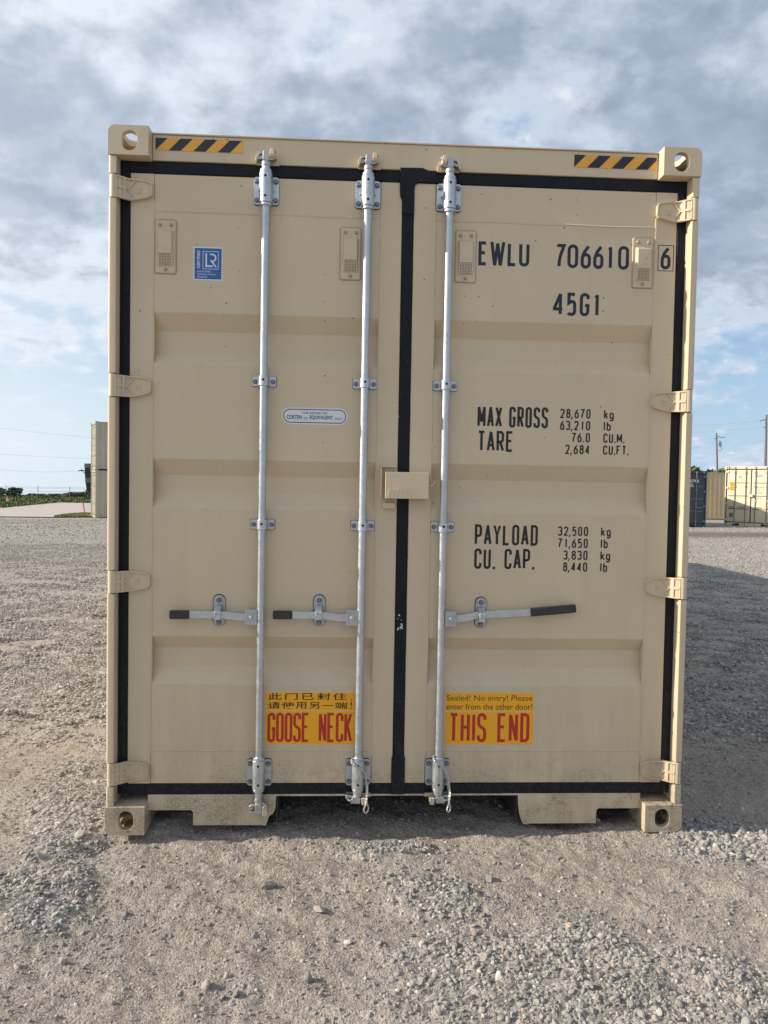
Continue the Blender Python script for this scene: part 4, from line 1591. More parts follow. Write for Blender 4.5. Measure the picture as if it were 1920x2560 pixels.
# ---- hazard stripes
def hazard(x0, x1, z0, z1, first_black):
    y = 0.0572
    s_ = MB().prism([(x0, z0), (x1, z0), (x1, z1), (x0, z1)], y - 0.0007, y + 0.0006).build('hazard_stripe', M['hazard_yellow'], box)
    h = z1 - z0
    per = h * 2.06
    k = 0
    x = x0 + first_black
    bl = []
    bl.append([(x0, z0), (x0, z1), (x0 + h * 0.97, z1)])
    xb_ = x0 + h * 1.06
    while xb_ < x1:
        poly = [(xb_, z0), (xb_ + h * 0.97, z1), (xb_ + h * 1.97, z1), (xb_ + h, z0)]
        # clip on the right edge
        out = []
        n = len(poly)
        for i in range(n):
            p, q = poly[i], poly[(i + 1) % n]
            if p[0] <= x1:
                out.append(p)
            if (p[0] - x1) * (q[0] - x1) < 0:
                t = (x1 - p[0]) / (q[0] - p[0])
                out.append((x1, p[1] + (q[1] - p[1]) * t))
        if len(out) > 2:
            bl.append(out)
        xb_ += h * 2.02
    for p in bl:
        MB().prism(p, y - 0.0012, y - 0.0009).build('black_stripe', M['hazard_black'], s_)


hazard(0.176, 0.530, 2.824, 2.8735, 0)
hazard(1.914, 2.267, 2.820, 2.8715, 0)

# ---- lettering on the right door
YL = YD - 0.0003
YP = YD + 0.0008


def lettering(mb, label, mat=None, parent=None):
    return mb.build('lettering', mat or M['ink2'], parent or door_r, label=label)


YM = YD + 0.0005            # printed on the sheet
tb = 0.0135
lettering(letters('EWLU', [(1.517, 1.556), (1.568, 1.629), (1.641, 1.681), (1.690, 1.734)], 2.4005, 0.100, tb, YM), 'dark block letters EWLU', M['ink'])
lettering(letters('706610', [(1.845, 1.888), (1.897, 1.943), (1.954, 1.998), (2.008, 2.052), (2.066, 2.092), (2.115, 2.162)], 2.4005, 0.100, tb, YM), 'dark block digits 706610', M['ink'])
MB().ring(rrect(2.2865, 2.3555, 2.4000, 2.5100, 0.0005, 1), rrect(2.2895, 2.3525, 2.4030, 2.5070, 0.0005, 1), YL - 0.0001, YL + 0.001).build('lettering_frame', M['ink'], door_r)
lettering(letters('6', [(2.299, 2.342)], 2.4075, 0.096, tb, YL), 'dark digit 6 in a thin square frame', M['ink'])
lettering(letters('45G1', [(1.840, 1.887), (1.899, 1.940), (1.955, 1.997), (2.012, 2.040)], 2.200, 0.098, tb, YM), 'dark block letters 45G1', M['ink'])
tm = 0.0108
lettering(letters('MAX GROSS', spread('MAX GROSS', 1.528, 1.831, 0.007, wk=1.25), 1.722, 0.089, tm, YM), 'black words MAX GROSS')
lettering(letters('TARE', spread('TARE', 1.531, 1.684, 0.008), 1.619, 0.088, tm, YM), 'black word TARE')
lettering(letters('PAYLOAD', spread('PAYLOAD', 1.527, 1.799, 0.009), 1.220, 0.089, tm, YM), 'black word PAYLOAD')
lettering(letters('CU. CAP.', spread('CU. CAP.', 1.527, 1.786, 0.0085, space=0.75, pk=0.30), 1.118, 0.088, tm, YM), 'black words CU. CAP.')
tn = 0.0062


def numline(txt, x1, z, unit, ux):
    h = 0.0405
    pitch = 0.0232
    bx, x = [], x1
    for ch in txt[::-1]:
        if ch in '.,':
            bx.append((x - 0.0060, x))
            x -= 0.0105
        else:
            wdt = 0.0185 if ch != '1' else 0.0125
            off = 0.0 if ch != '1' else 0.003
            bx.append((x - wdt - off, x - off))
            x -= pitch + (0.0022 if ch not in '.,' else 0)
    mb = letters(txt, bx[::-1], z, h, tn, YM)
    lettering(mb, 'small black figures ' + txt)
    ub, x = [], ux
    for ch in unit:
        if ch == '.':
            ub.append((x - 0.001, x + 0.006))
            x += 0.009
        else:
            wdt = {'M': 0.024, 'l': 0.007}.get(ch, 0.0185)
            ub.append((x, x + wdt))
            x += wdt + 0.0060
    lettering(letters(unit, ub, z, h, tn, YM), 'small black unit ' + unit)


for txt, z, un in (('28,670', 1.767, 'kg'), ('63,210', 1.7165, 'lb'), ('76.0', 1.6655, 'CU.M.'), ('2,684', 1.6145, 'CU.FT.')):
    numline(txt, 2.014, z, un, 2.072)
for txt, z, un in (('32,500', 1.2645, 'kg'), ('71,650', 1.2130, 'lb'), ('3,830', 1.1615, 'kg'), ('8,440', 1.1110, 'lb')):
    numline(txt, 2.017, z, un, 2.073)

# ---- yellow gooseneck plates
YY = YD + 0.0006


def film(x0, x1, z0, z1, mat, name, parent, y=YY, t=0.0003, r=0.0006, label=None):
    return MB().prism(rrect(x0, x1, z0, z1, r, 3), y - t, y + 0.002).build(name, mat, parent, label=label)


for side, (x0, x1) in enumerate(((0.648, 1.030), (1.415, 1.801))):
    par = door_l if side == 0 else door_r
    film(x0, x1, 0.360, 0.5860, M['edge'], 'warning_label', par)
    w_ = bpy.data.objects[[o.name for o in kids(par) if o.name.startswith('warning_label')][-1]]
    film(x0 + 0.0025, x1 - 0.0025, 0.5065, 0.5840, M['yellow'], 'label_panel', par, YY - 0.0004)
    film(x0 + 0.0025, x1 - 0.0025, 0.3620, 0.5030, M['yellow'], 'label_panel', par, YY - 0.0004)
yt = YY - 0.0009


def cjk_line(txt, cells, z0, z1):
    for ch, (a, b_) in zip(txt, cells):
        if ch == '一':
            MB().box(a, b_, yt, yt + 0.0006, (z0 + z1) / 2 - 0.0012, (z0 + z1) / 2 + 0.0022).build('lettering', M['ink2'], door_l)
        else:
            font_text(ch, a, b_, z0 + (0.002 if ch != '!' else 0), z1, yt, 'lettering', M['ink2'], door_l, bold=0.012)


def px(a):       # along the label, in units of the photograph's crop
    return 0.648 + (a - 52) / (568 - 52) * 0.377


cells1 = [(px(70), px(147)), (px(166), px(240)), (px(262), px(332)), (px(352), px(430)), (px(442), px(524))]
cjk_line('此门已封住', cells1, 0.5495, 0.5810)
letters(',', [(px(549), px(556))], 0.5505, 0.02, 0.0042, yt).build('lettering', M['ink2'], door_l)
cells2 = [(px(68), px(138)), (px(146), px(222)), (px(228), px(290)), (px(306), px(366)), (px(382), px(448)), (px(456), px(528))]
cjk_line('请使用另一端', cells2, 0.5115, 0.5425)
font_text('!', px(546), px(554), 0.5125, 0.5425, yt, 'lettering', M['ink2'], door_l)
tr = 0.0118
lettering(letters('GOOSE NECK', spread('GOOSE NECK', 0.6585, 1.017, 0.0030, space=1.0, pk=1), 0.3700, 0.1265, tr, yt), 'tall red words GOOSE NECK', M['red'], door_l)
lettering(letters('THIS END', spread('THIS END', 1.4335, 1.782, 0.0095, space=0.72, nk=0.30), 0.3700, 0.1265, 0.0135, yt), 'tall red words THIS END', M['red'])
font_text('Sealed! No entry! Please', 1.4205, 1.7915, 0.5430, 0.5740, yt, 'lettering', M['ink2'], door_r)
font_text('enter from the other door!', 1.4205, 1.7925, 0.5115, 0.5375, yt, 'lettering', M['ink2'], door_r)

# ---- blue certification sticker
ys = YD + 0.0006
film(0.332, 0.451, 2.3030, 2.4395, M['white'], 'sticker_border', door_l, ys)
film(0.3365, 0.4470, 2.3080, 2.4345, M['blue'], 'certification_sticker', door_l, ys - 0.0004)
yq = ys - 0.0009
font_text('CERTIFIED', 0.3470, 0.3590, 2.3510, 2.4245, yq, 'lettering', M['white'], door_l, rot=True, bold=0.02)
sx = lambda u: 0.332 + (u - 235) / 1175 * 0.119
sz = lambda v: 2.4395 - (v - 265) / 1405 * 0.1365
MB().ring([(sx(612), sz(1200)), (sx(1250), sz(1200)), (sx(1250), sz(440)), (sx(612), sz(440))], [(sx(632), sz(1180)), (sx(1230), sz(1180)), (sx(1230), sz(460)), (sx(632), sz(460))], yq, yq + 0.0005).build('sticker_frame', M['white'], door_l)
lg = MB()
ribbon(lg, [Vector((sx(752), sz(530))), Vector((sx(752), sz(1075))), Vector((sx(1020), sz(1070)))], False, 0.0066, yq)
arc = [Vector((sx(900), sz(572)))] + [Vector((sx(985 + 150 * math.sin(rad(a))), sz(720 - 148 * math.cos(rad(a))))) for a in range(0, 181, 12)] + [Vector((sx(955), sz(862)))]
ribbon(lg, arc, False, 0.0058, yq - 0.0001)
ribbon(lg, [Vector((sx(935), sz(815))), Vector((sx(1150), sz(1105)))], False, 0.0060, yq - 0.0002)
lg.build('sticker_emblem', M['white'], door_l)
font_text('CONTAINER', sx(385), sx(945), sz(1335), sz(1265), yq, 'lettering', M['white'], door_l)
font_text('CERTIFICATION', sx(385), sx(1130), sz(1450), sz(1385), yq, 'lettering', M['white'], door_l)
font_text('SCHEME', sx(385), sx(785), sz(1565), sz(1500), yq, 'lettering', M['white'], door_l)

# ---- repair label
film(0.702, 0.979, 1.7175, 1.7875, M['white'], 'repair_label', door_l, ys, r=0.0345)
bpy.data.objects  # keep
pill_o = rrect(0.7090, 0.9720, 1.7235, 1.7815, 0.0288, 8)
pill_i = rrect(0.7125, 0.9685, 1.7270, 1.7780, 0.0253, 8)
MB().ring(pill_o, pill_i, ys - 0.0007, ys - 0.0002).build('label_border', M['navy_line'], door_l)
rx = lambda u: 0.702 + (u - 125) / 1435 * 0.277
font_text('FOR REPAIR USE', rx(578), rx(1112), 1.7615, 1.7700, yq, 'lettering', M['navy_line'], door_l)
font_text('CORTEN', rx(235), rx(557), 1.7390, 1.7555, yq, 'lettering', M['navy_line'], door_l, bold=0.018)
font_text('OR', rx(602), rx(690), 1.7390, 1.7480, yq, 'lettering', M['navy_line'], door_l)
font_text('EQUIVALENT', rx(735), rx(1230), 1.7375, 1.7555, yq, 'lettering', M['navy_line'], door_l, bold=0.018)
font_text('ONLY', rx(1275), rx(1448), 1.7390, 1.7480, yq, 'lettering', M['navy_line'], door_l)

# ---- shell of the box behind the doors
def corr_wall(x_out, depth_dir, y0, y1, z0, z1, pitch=0.278):
    vs, fs = [], []
    y, k = y0, 0
    prof = []
    while y < y1:
        for dy, d in ((0, 0), (0.072, 0), (0.140, 0.036), (0.210, 0.036)):
            if y + dy < y1:
                prof.append((y + dy, d))
        y += pitch
    prof.append((y1, 0))
    for y, d in prof:
        x = x_out + depth_dir * d
        vs += [(x, y, z0), (x, y, z1)]
    for i in range(len(prof) - 1):
        a = i * 2
        f = (a, a + 1, a + 3, a + 2)
        fs.append(f if depth_dir > 0 else f[::-1])
    return MB().add(vs, fs)


for mx in (0, 1):
    xo = 0.016 if mx == 0 else W_ - 0.016
    corr_wall(xo, 1 if mx == 0 else -1, 0.16, L_ - 0.16, 0.16, 2.83).build('side_wall', M['tan'], box)
    r1 = MB().box(0.004, 0.064, 0.178, L_ - 0.178, 2.831, 2.884)
    r2 = MB().box(0.004, 0.050, 0.178, L_ - 0.178, 0.020, 0.160)
    if mx:
        r1.mirror(W_ / 2)
        r2.mirror(W_ / 2)
    r1.build('top_rail', M['tan'], box, bevel=0.002)
    r2.build('bottom_rail', M['tan'], box, bevel=0.002)
MB().box(0.066, W_ - 0.066, 0.202, L_ - 0.06, 2.845, 2.868).build('roof', M['tan'], box)
MB().box(0.02, W_ - 0.02, L_ - 0.09, L_ - 0.06, 0.16, 2.83).build('end_wall', M['tan'], box)
MB().box(0.052, W_ - 0.052, 0.115, L_ - 0.1, 0.150, 0.178).build('floor', M['plywood'], box)
tn_ = MB().box(0.700, 0.706, 0.0705, 3.4, 0.022, 0.1365).box(1.732, 1.738, 0.0705, 3.4, 0.022, 0.1365).box(0.7065, 1.7315, 0.112, 3.4, 0.138, 0.1495)
tn_.build('gooseneck_tunnel', M['black_under'], box)
for i in range(8):
    y = 0.55 + i * 0.42
    MB().box(0.052, 0.698, y, y + 0.045, 0.030, 0.149).build('cross_member', M['black_under'], box)
    MB().box(1.740, W_ - 0.052, y, y + 0.045, 0.030, 0.149).build('cross_member', M['black_under'], box)


# ---- wire ropes hanging from the two inner bars
def wire_rope(pts, label):
    pts = [Vector(p) for p in pts]
    # resample
    dense = []
    for i in range(len(pts) - 1):
        p0 = pts[max(i - 1, 0)]
        p1, p2 = pts[i], pts[i + 1]
        p3 = pts[min(i + 2, len(pts) - 1)]
        k = max(2, int((p2 - p1).length / 0.0022))
        for j in range(k):
            t = j / k
            dense.append(0.5 * ((2 * p1) + (-p0 + p2) * t + (2 * p0 - 5 * p1 + 4 * p2 - p3) * t * t + (-p0 + 3 * p1 - 3 * p2 + p3) * t ** 3))
    mb = MB()
    for ph in (0, math.pi):
        out = []
        for i, p in enumerate(dense):
            a = i * 0.62 + ph
            d = (dense[min(i + 1, len(dense) - 1)] - dense[max(i - 1, 0)]).normalized()
            u = d.cross(Vector((0, 1, 0.01))).normalized()
            w = d.cross(u)
            out.append(p + 0.0021 * (math.cos(a) * u + math.sin(a) * w))
        mb.tube(out, 0.0023, 6)
    o = mb.build('wire_rope', M['rope'], None, loc=pts[-1], smooth=True)
    tag(o, label, 'wire', 'twisted wire ropes on the locking bars')


x2, x3 = BX[1] - 0.003, BX[2] - 0.001
wire_rope([(x2 - 0.024, 0.022, 0.318), (x2 - 0.028, 0.006, 0.302), (x2 - 0.012, -0.001, 0.290), (x2 + 0.010, -0.001, 0.276), (x2 + 0.024, 0.004, 0.262), (x2 + 0.032, 0.014, 0.240), (x2 + 0.035, 0.016, 0.205),
           (x2 + 0.037, 0.010, 0.165), (x2 + 0.039, 0.000, 0.130), (x2 + 0.045, -0.002, 0.112), (x2 + 0.040, -0.002, 0.094), (x2 + 0.031, -0.002, 0.092), (x2 + 0.026, -0.002, 0.104), (x2 + 0.033, -0.004, 0.128), (x2 + 0.040, 0.004, 0.165), (x2 + 0.039, 0.012, 0.215)],
          'twisted steel wire looped on the middle locking bar beside the red goose neck label')
wire_rope([(x3 - 0.022, 0.022, 0.326), (x3 - 0.022, 0.006, 0.312), (x3 - 0.006, -0.001, 0.298), (x3 + 0.014, 0.000, 0.284), (x3 + 0.028, 0.005, 0.266), (x3 + 0.036, 0.014, 0.235), (x3 + 0.040, 0.016, 0.205),
           (x3 + 0.045, 0.010, 0.170), (x3 + 0.046, 0.000, 0.135), (x3 + 0.050, -0.002, 0.112), (x3 + 0.047, -0.002, 0.096), (x3 + 0.040, -0.002, 0.094), (x3 + 0.037, -0.002, 0.106), (x3 + 0.043, -0.004, 0.130), (x3 + 0.049, 0.004, 0.165), (x3 + 0.044, 0.012, 0.215), (x3 + 0.034, 0.010, 0.262)],
          'twisted steel wire looped on the right locking bar beside the this end label')

# ================================================================== background
M['cream'] = simple('cream_container_paint', (0.66, 0.58, 0.40), 0.55, 0, 0.06, 2.0)
M['beige'] = simple('beige_container_paint', (0.47, 0.42, 0.32), 0.55, 0, 0.08, 2.0)
M['beige_light'] = simple('beige_bar_paint', (0.62, 0.58, 0.48), 0.5, 0, 0.05, 2.0)
M['tan_far'] = simple('tan_container_paint', (0.52, 0.42, 0.26), 0.6, 0, 0.10, 1.5)
M['navy'] = simple('navy_container_paint', (0.050, 0.056, 0.070), 0.5, 0, 0.12, 2.0)
M['navy_light'] = simple('navy_edge_paint', (0.13, 0.15, 0.19), 0.5, 0, 0.08, 2.0)
M['dark_rubber'] = simple('far_rubber', (0.03, 0.03, 0.035), 0.7, 0, 0.1)
M['rod_far'] = simple('far_galvanised', (0.22, 0.22, 0.23), 0.5, 0.3, 0.1)
M['far_white'] = simple('far_white_print', (0.75, 0.76, 0.78), 0.5, 0, 0.03)
M['far_ink'] = simple('far_dark_print', (0.06, 0.06, 0.06), 0.6, 0, 0.03)
M['orange'] = simple('orange_film', (0.90, 0.42, 0.02), 0.5, 0, 0.05)


def far_container(label, loc, rz, L, H, paint_, kind='rods', group='containers standing in the yard behind', edge=None, wall_mat=None, rodm=None):
    r_ = root('shipping_container', label, 'container', loc, rad(rz), group)
    r_['_root'] = 1
    p = paint_
    e = edge or p
    for mx in (0, 1):
        for top in (0, 1):
            for fy in (0, 1):
                x0, x1 = (0, 0.162) if not mx else (W_ - 0.162, W_)
                z0, z1 = (H - 0.118, H) if top else (0, 0.118)
                y0, y1 = (L - 0.178, L) if fy else (0, 0.178)
                c = MB().box(x0, x1, y0, y1, z0, z1).build('corner_casting', e, r_)
                if not fy:
                    xm = 0.086 if not mx else W_ - 0.086
                    MB().prism(rrect(xm - .03, xm + .03, (z0 + z1) / 2 - .038, (z0 + z1) / 2 + .038, .029, 4), -0.002, 0.01).build('casting_hole', M['hole'], c)
        cp = MB().box(0.004, 0.045, 0.02, 0.17, 0.118, H - 0.118)
        cq = MB().box(0.004, 0.150, L - 0.16, L - 0.01, 0.118, H - 0.118)
        if mx:
            cp.mirror(W_ / 2)
            cq.mirror(W_ / 2)
        cp.build('corner_post', e, r_)
        cq.build('corner_post', e, r_)
        xo = 0.016 if mx == 0 else W_ - 0.016
        corr_wall(xo, 1 if mx == 0 else -1, 0.17, L - 0.16, 0.16, H - 0.06).build('side_wall', wall_mat or p, r_)
        rt = MB().box(0.004, 0.062, 0.178, L - 0.178, H - 0.090, H - 0.030)
        rb = MB().box(0.004, 0.050, 0.178, L - 0.178, 0.050, 0.160)
        if mx:
            rt.mirror(W_ / 2)
            rb.mirror(W_ / 2)
        rt.build('top_rail', p, r_)
        rb.build('bottom_rail', p, r_)
    MB().box(0.05, W_ - 0.05, 0.17, L - 0.05, H - 0.055, H - 0.035).build('roof', p, r_)
    MB().box(0.02, W_ - 0.02, L - 0.09, L - 0.05, 0.16, H - 0.06).build('end_wall', p, r_)
    MB().box(0.05, W_ - 0.05, 0.12, L - 0.1, 0.15, 0.18).build('floor', M['plywood'], r_)
    MB().box(0.10, W_ - 0.10, 0.20, L - 0.2, -0.030, 0.148).build('underframe', M['black_under'], r_)
    MB().box(0.163, W_ - 0.163, 0.05, 0.16, H - 0.115, H - 0.004).build('header', p, r_)
    MB().box(0.163, W_ - 0.163, 0.05, 0.12, 0.012, 0.145).build('door_sill', p, r_)
    for a in (0.40, 1.72):
        MB().box(a, a + 0.32, 0.047, 0.055, 0.02, 0.115).build('fork_pocket', M['hole'], r_)
    if kind == 'plain':
        return r_
    zt, zb = H - 0.165, 0.19
    rows = 4
    for d_, (x0, x1) in enumerate(((0.08, 1.195), (1.243, 2.358))):
        dr = MB().box(x0, x1, 0.075, 0.12, zb, zt).build('door', p, r_)
        for k in range(1, rows):
            z = zb + (zt - zb) * k / rows
            MB().box(x0 + 0.08, x1 - 0.07, 0.063, 0.0745, z - 0.02, z + 0.02).build('door_groove', edge if edge else M['rod_far'], dr)
    sl2 = MB()
    sl2.box(0.048, 0.078, 0.060, 0.11, 0.15, H - 0.118)
    sl2.box(W_ - 0.078, W_ - 0.048, 0.060, 0.11, 0.15, H - 0.118)
    sl2.box(0.079, W_ - 0.079, 0.0605, 0.11, H - 0.164, H - 0.117)
    sl2.box(0.079, W_ - 0.079, 0.0605, 0.11, 0.146, 0.189)
    sl2.box(1.198, 1.240, 0.059, 0.11, 0.1895, H - 0.1645)
    sl2.build('door_seal', M['dark_rubber'], r_)
    for mx in (0, 1):
        for k in range(4):
            z = zb + 0.10 + (zt - zb - 0.2) * k / 3
            h = MB().box(0.0, 0.165, 0.03, 0.058, z - 0.045, z + 0.045)
            if mx:
                h.mirror(W_ / 2)
            h.build('hinge', e, r_)
    for x in (0.47, 0.98, 1.43, 1.95):
        b_ = MB().cyl((x, 0.045, 0.06), (x, 0.045, H - 0.04), 0.020, 10).build('locking_bar', rodm or M['rod_far'], r_, smooth=True)
        for z in (0.12, 0.30, H * 0.42, H * 0.66, H - 0.32, H - 0.08):
            MB().box(x - 0.05, x + 0.05, 0.045, 0.060, z - 0.05, z + 0.05).build('bracket', e if z < H - 1 else M['rod_far'], b_)
    for x0, x1 in ((0.20, 0.46), (0.66, 0.96), (1.45, 1.72), (1.97, 2.24)):
        MB().box(x0, x1, 0.030, 0.044, 0.895, 0.93).build('handle', M['rod_far'], r_)
    return r_


# left: two beige containers stacked
zs = gh(-14.0, 43.7)
sx_, sy_ = -14.03 - 0.387 * W_, 43.60 + 0.922 * W_
low = far_container('lower beige container of the two stacked left of the tan container', (sx_, sy_, zs), -66.0, 6.06, H_, M['beige'], rodm=M['beige_light'])
upp = far_container('upper beige container of the two stacked left of the tan container', (sx_, sy_, zs + H_ + 0.02), -66.0, 6.06, H_, M['beige'], rodm=M['beige_light'])
film(2.05, 2.25, 0.75, 0.95, M['red'], 'red_placard', low, 0.07)

# right: navy container, its doors in shade
zn = gh(16.5, 31.2)
nv = far_container('navy blue container with white numbers just right of the tan container', (17.47 - W_, 31.03, zn), 2.0, 6.06, 2.591, M['navy'], edge=M['navy_light'])
font_text('1079 8', 1.60, 2.06, 2.05, 2.19, 0.060, 'lettering', M['far_white'], nv, bold=0.02)
font_text('G2', 1.60, 1.80, 1.86, 2.00, 0.060, 'lettering', M['far_white'], nv, bold=0.02)
# cream container, turned to the sun
zc_ = gh(20.2, 34.4)
cr = far_container('bright cream container with orange caution label at the right edge', (19.70, 33.92, zc_), -48.0, 6.06, H_, M['cream'])
ol = film(0.22, 0.44, 1.72, 2.08, M['orange'], 'caution_label', cr, 0.074)
for tx, z in (('CAUTION', 2.00), ('9\'6"', 1.915), ('HIGH', 1.83), ('CONTAINER', 1.745)):
    font_text(tx, 0.245 if len(tx) > 5 else 0.29, 0.415 if len(tx) > 5 else 0.37, z, z + 0.05, 0.070, 'lettering', M['red'], cr, bold=0.02)
font_text('SAPU', 1.47, 1.74, 2.38, 2.49, 0.071, 'lettering', M['far_ink'], cr)
font_text('300213', 1.98, 2.30, 2.38, 2.49, 0.071, 'lettering', M['far_ink'], cr)
font_text('25G1', 1.98, 2.22, 2.20, 2.31, 0.071, 'lettering', M['far_ink'], cr)
for i, tx in enumerate(('MAX GROSS', 'TARE', 'PAYLOAD', 'CU.CAP.')):
    font_text(tx, 1.47, 1.50 + 0.035 * len(tx), 1.86 - i * 0.13 - (0.15 if i == 3 else 0), 1.91 - i * 0.13 - (0.15 if i == 3 else 0), 0.071, 'lettering', M['far_ink'], cr)
    font_text('30,480 kg', 2.0, 2.22, 1.86 - i * 0.13 - (0.15 if i == 3 else 0), 1.91 - i * 0.13 - (0.15 if i == 3 else 0), 0.071, 'lettering', M['far_ink'], cr)
MB().ring(rrect(0.64, 0.76, 2.32, 2.44, 0.059, 8), rrect(0.665, 0.735, 2.345, 2.415, 0.034, 8), 0.066, 0.072).build('round_emblem', M['rod_far'], cr)
MB().box(0.22, 0.40, 0.068, 0.0745, 0.40, 0.62).build('vent_grille', M['rod_far'], cr)
MB().box(1.90, 2.25, 0.020, 0.029, 0.86, 0.90).build('red_tape', simple('red_tape_mat', (0.55, 0.12, 0.10), 0.6), cr)
for x0, x1 in ((0.18, 0.46), (1.98, 2.26)):
    for k in range(4):
        MB().prism([(x0 + k * .075, H_ - .085), (x0 + .03 + k * .075, H_ - .085), (x0 + .06 + k * .075, H_ - .04), (x0 + .03 + k * .075, H_ - .04)], 0.046, 0.0495).build('hazard_mark', M['hazard_black'], cr)
MB().box(1.14, 1.33, -0.02, 0.05, 1.42, 1.54).build('lock_box', M['cream'], cr)
# ochre container between, side on
zm = gh(23.0, 42.4)
mid = far_container('ochre container seen side on between the navy and cream containers', (25.6, 42.45, zm), 90.0, 12.19, H_, M['tan_far'], kind='plain')

# ---- road and grass
def sheet(name, poly, dz, mat, step=3.0):
    xs_ = [p[0] for p in poly]
    ys_ = [p[1] for p in poly]
    bm = bmesh.new()
    vs = [bm.verts.new((x, y, 0)) for x, y in poly]
    bm.faces.new(vs)
    x = min(xs_) + step
    while x < max(xs_):
        bmesh.ops.bisect_plane(bm, geom=bm.verts[:] + bm.edges[:] + bm.faces[:], plane_co=(x, 0, 0), plane_no=(1, 0, 0))
        x += step
    y = min(ys_) + step
    while y < max(ys_):
        bmesh.ops.bisect_plane(bm, geom=bm.verts[:] + bm.edges[:] + bm.faces[:], plane_co=(0, y, 0), plane_no=(0, 1, 0))
        y += step
    for v in bm.verts:
        v.co.z = gh(v.co.x, v.co.y) + dz
    bmesh.ops.recalc_face_normals(bm, faces=bm.faces)
    me = bpy.data.meshes.new(name)
    bm.to_mesh(me)
    bm.free()
    if me.polygons and sum(p.normal.z for p in me.polygons) < 0:
        me.flip_normals()
    me.materials.append(mat)
    o = bpy.data.objects.new(name, me)
    COL.objects.link(o)
    o['kind'] = 'structure'
    return o


M['concrete'] = simple('concrete_road', (0.40, 0.355, 0.32), 0.9, 0, 0.12, 0.6)
M['turf'] = simple('turf', (0.065, 0.085, 0.028), 0.95, 0, 0.35, 0.5)
rd = sheet('road', [(-60, 41.5), (-34, 41.8), (-22, 42.6), (-16.3, 43.8), (-15, 60), (-5, 78), (20, 92), (20, 98.5), (-20, 98), (-35.8, 97.4), (-33.5, 76), (-60, 66)], 0.05, M['concrete'])
gs = sheet('grass_ground', [(-120, 60), (-60, 66.1), (-33.6, 76.1), (-35.9, 97.5), (-20, 98.1), (140, 98.6), (200, 260), (-200, 260)], 0.035, M['turf'], 6.0)
vg = sheet('grass_verge', [(-16.4, 43.9), (-14.9, 45.3), (-14.6, 52), (-15.6, 60), (-19.3, 57.0), (-18.0, 50.0)], 0.06, M['turf'], 1.5)


def leaf_mat(name, c0, c1):
    m, t, b = new_mat(name)
    oi = t.add('ShaderNodeNewGeometry')
    at = t.add('ShaderNodeAttribute')
    at.attribute_name = 'tint'
    t.link(t.mix(at.outputs['Fac'], c0, c1), b.inputs['Base Color'])
    b.inputs['Roughness'].default_value = 0.75
    b.inputs['Subsurface Weight'].default_value = 0.0
    return m


M['grass'] = leaf_mat('grass_blades', (0.055, 0.085, 0.022), (0.16, 0.19, 0.055))
M['verge'] = leaf_mat('verge_blades', (0.13, 0.15, 0.04), (0.30, 0.27, 0.09))
M['leaf'] = leaf_mat('tree_leaves', (0.030, 0.048, 0.018), (0.085, 0.115, 0.040))
M['leaf2'] = leaf_mat('bush_leaves', (0.035, 0.052, 0.020), (0.095, 0.120, 0.048))
M['bark'] = simple('bark', (0.10, 0.075, 0.055), 0.9, 0, 0.3, 3.0)


def quads_object(name, C0, U, V, tint, mat):
    """leaf or blade quads from centres and half-vectors"""
    n = len(C0)
    co = np.stack([C0 - U - V, C0 + U - V, C0 + U * 0.6 + V, C0 - U * 0.6 + V], 1).reshape(-1, 3).astype(np.float32)
    me = bpy.data.meshes.new(name)
    me.vertices.add(n * 4)
    me.vertices.foreach_set('co', co.ravel())
    me.loops.add(n * 4)
    me.loops.foreach_set('vertex_index', np.arange(n * 4, dtype=np.int32))
    me.polygons.add(n)
    me.polygons.foreach_set('loop_start', np.arange(0, n * 4, 4, dtype=np.int32))
    me.update()
    me.validate()
    a = me.attributes.new('tint', 'FLOAT', 'POINT')
    a.data.foreach_set('value', np.repeat(tint, 4).astype(np.float32))
    me.materials.append(mat)
    o = bpy.data.objects.new(name, me)
    COL.objects.link(o)
    return o


def grass_patch(name, x, y, h, mat, dz, wk=0.12, seed=5):
    r = np.random.default_rng(seed)
    n = len(x)
    hh = h * r.uniform(0.5, 1.3, n)
    a = r.uniform(0, np.pi, n)
    z = ground_h(x, y) + dz
    C0 = np.stack([x, y, z + hh / 2 - 0.02], -1)
    U = np.stack([np.cos(a) * wk, np.sin(a) * wk, 0 * a], -1) * r.uniform(0.4, 1.0, (n, 1))
    V = np.stack([r.normal(0, 0.15, n) * hh, r.normal(0, 0.15, n) * hh, hh / 2], -1)
    patch = fbm(x * 0.25, y * 0.25, 3, 77)
    o = quads_object(name, C0, U, V, np.clip(r.uniform(0, 0.6, n) + (patch - 0.5) * 1.6 + 0.2, 0, 1), mat)
    o['kind'] = 'stuff'
    return o


r_ = np.random.default_rng(77)
n = 60000
gx = r_.uniform(-75, -18, n)
gy = r_.uniform(66, 150, n)
edge = np.interp(gx, [-120, -60, -33.6], [60, 66.1, 76.1])
inroad = (gx > -35.9 + (gy - 76) * -0.105 * 0 - 0.4) & (gy < 98.4) & (gx > np.interp(gy, [76, 97.5], [-33.6, -35.9]))
ok = (gy > edge) & ~inroad & (np.abs(gx + 2.4 + 0.40 * gy) < 0.16 * gy)
grass_patch('grass', gx[ok], gy[ok], 0.32, M['grass'], 0.03, 0.10)['label'] = 'rough green grass beyond the road on the left'
gx = r_.uniform(-19.5, -14.4, 26000)
gy = r_.uniform(43.9, 59, 26000)
lo = np.interp(gy, [43.9, 50, 57, 59], [-16.5, -18.1, -19.3, -17.0])
hi2 = np.interp(gy, [43.9, 45.3, 52, 59], [-16.3, -14.9, -14.6, -15.4])
ok = (gx > lo) & (gx < hi2)
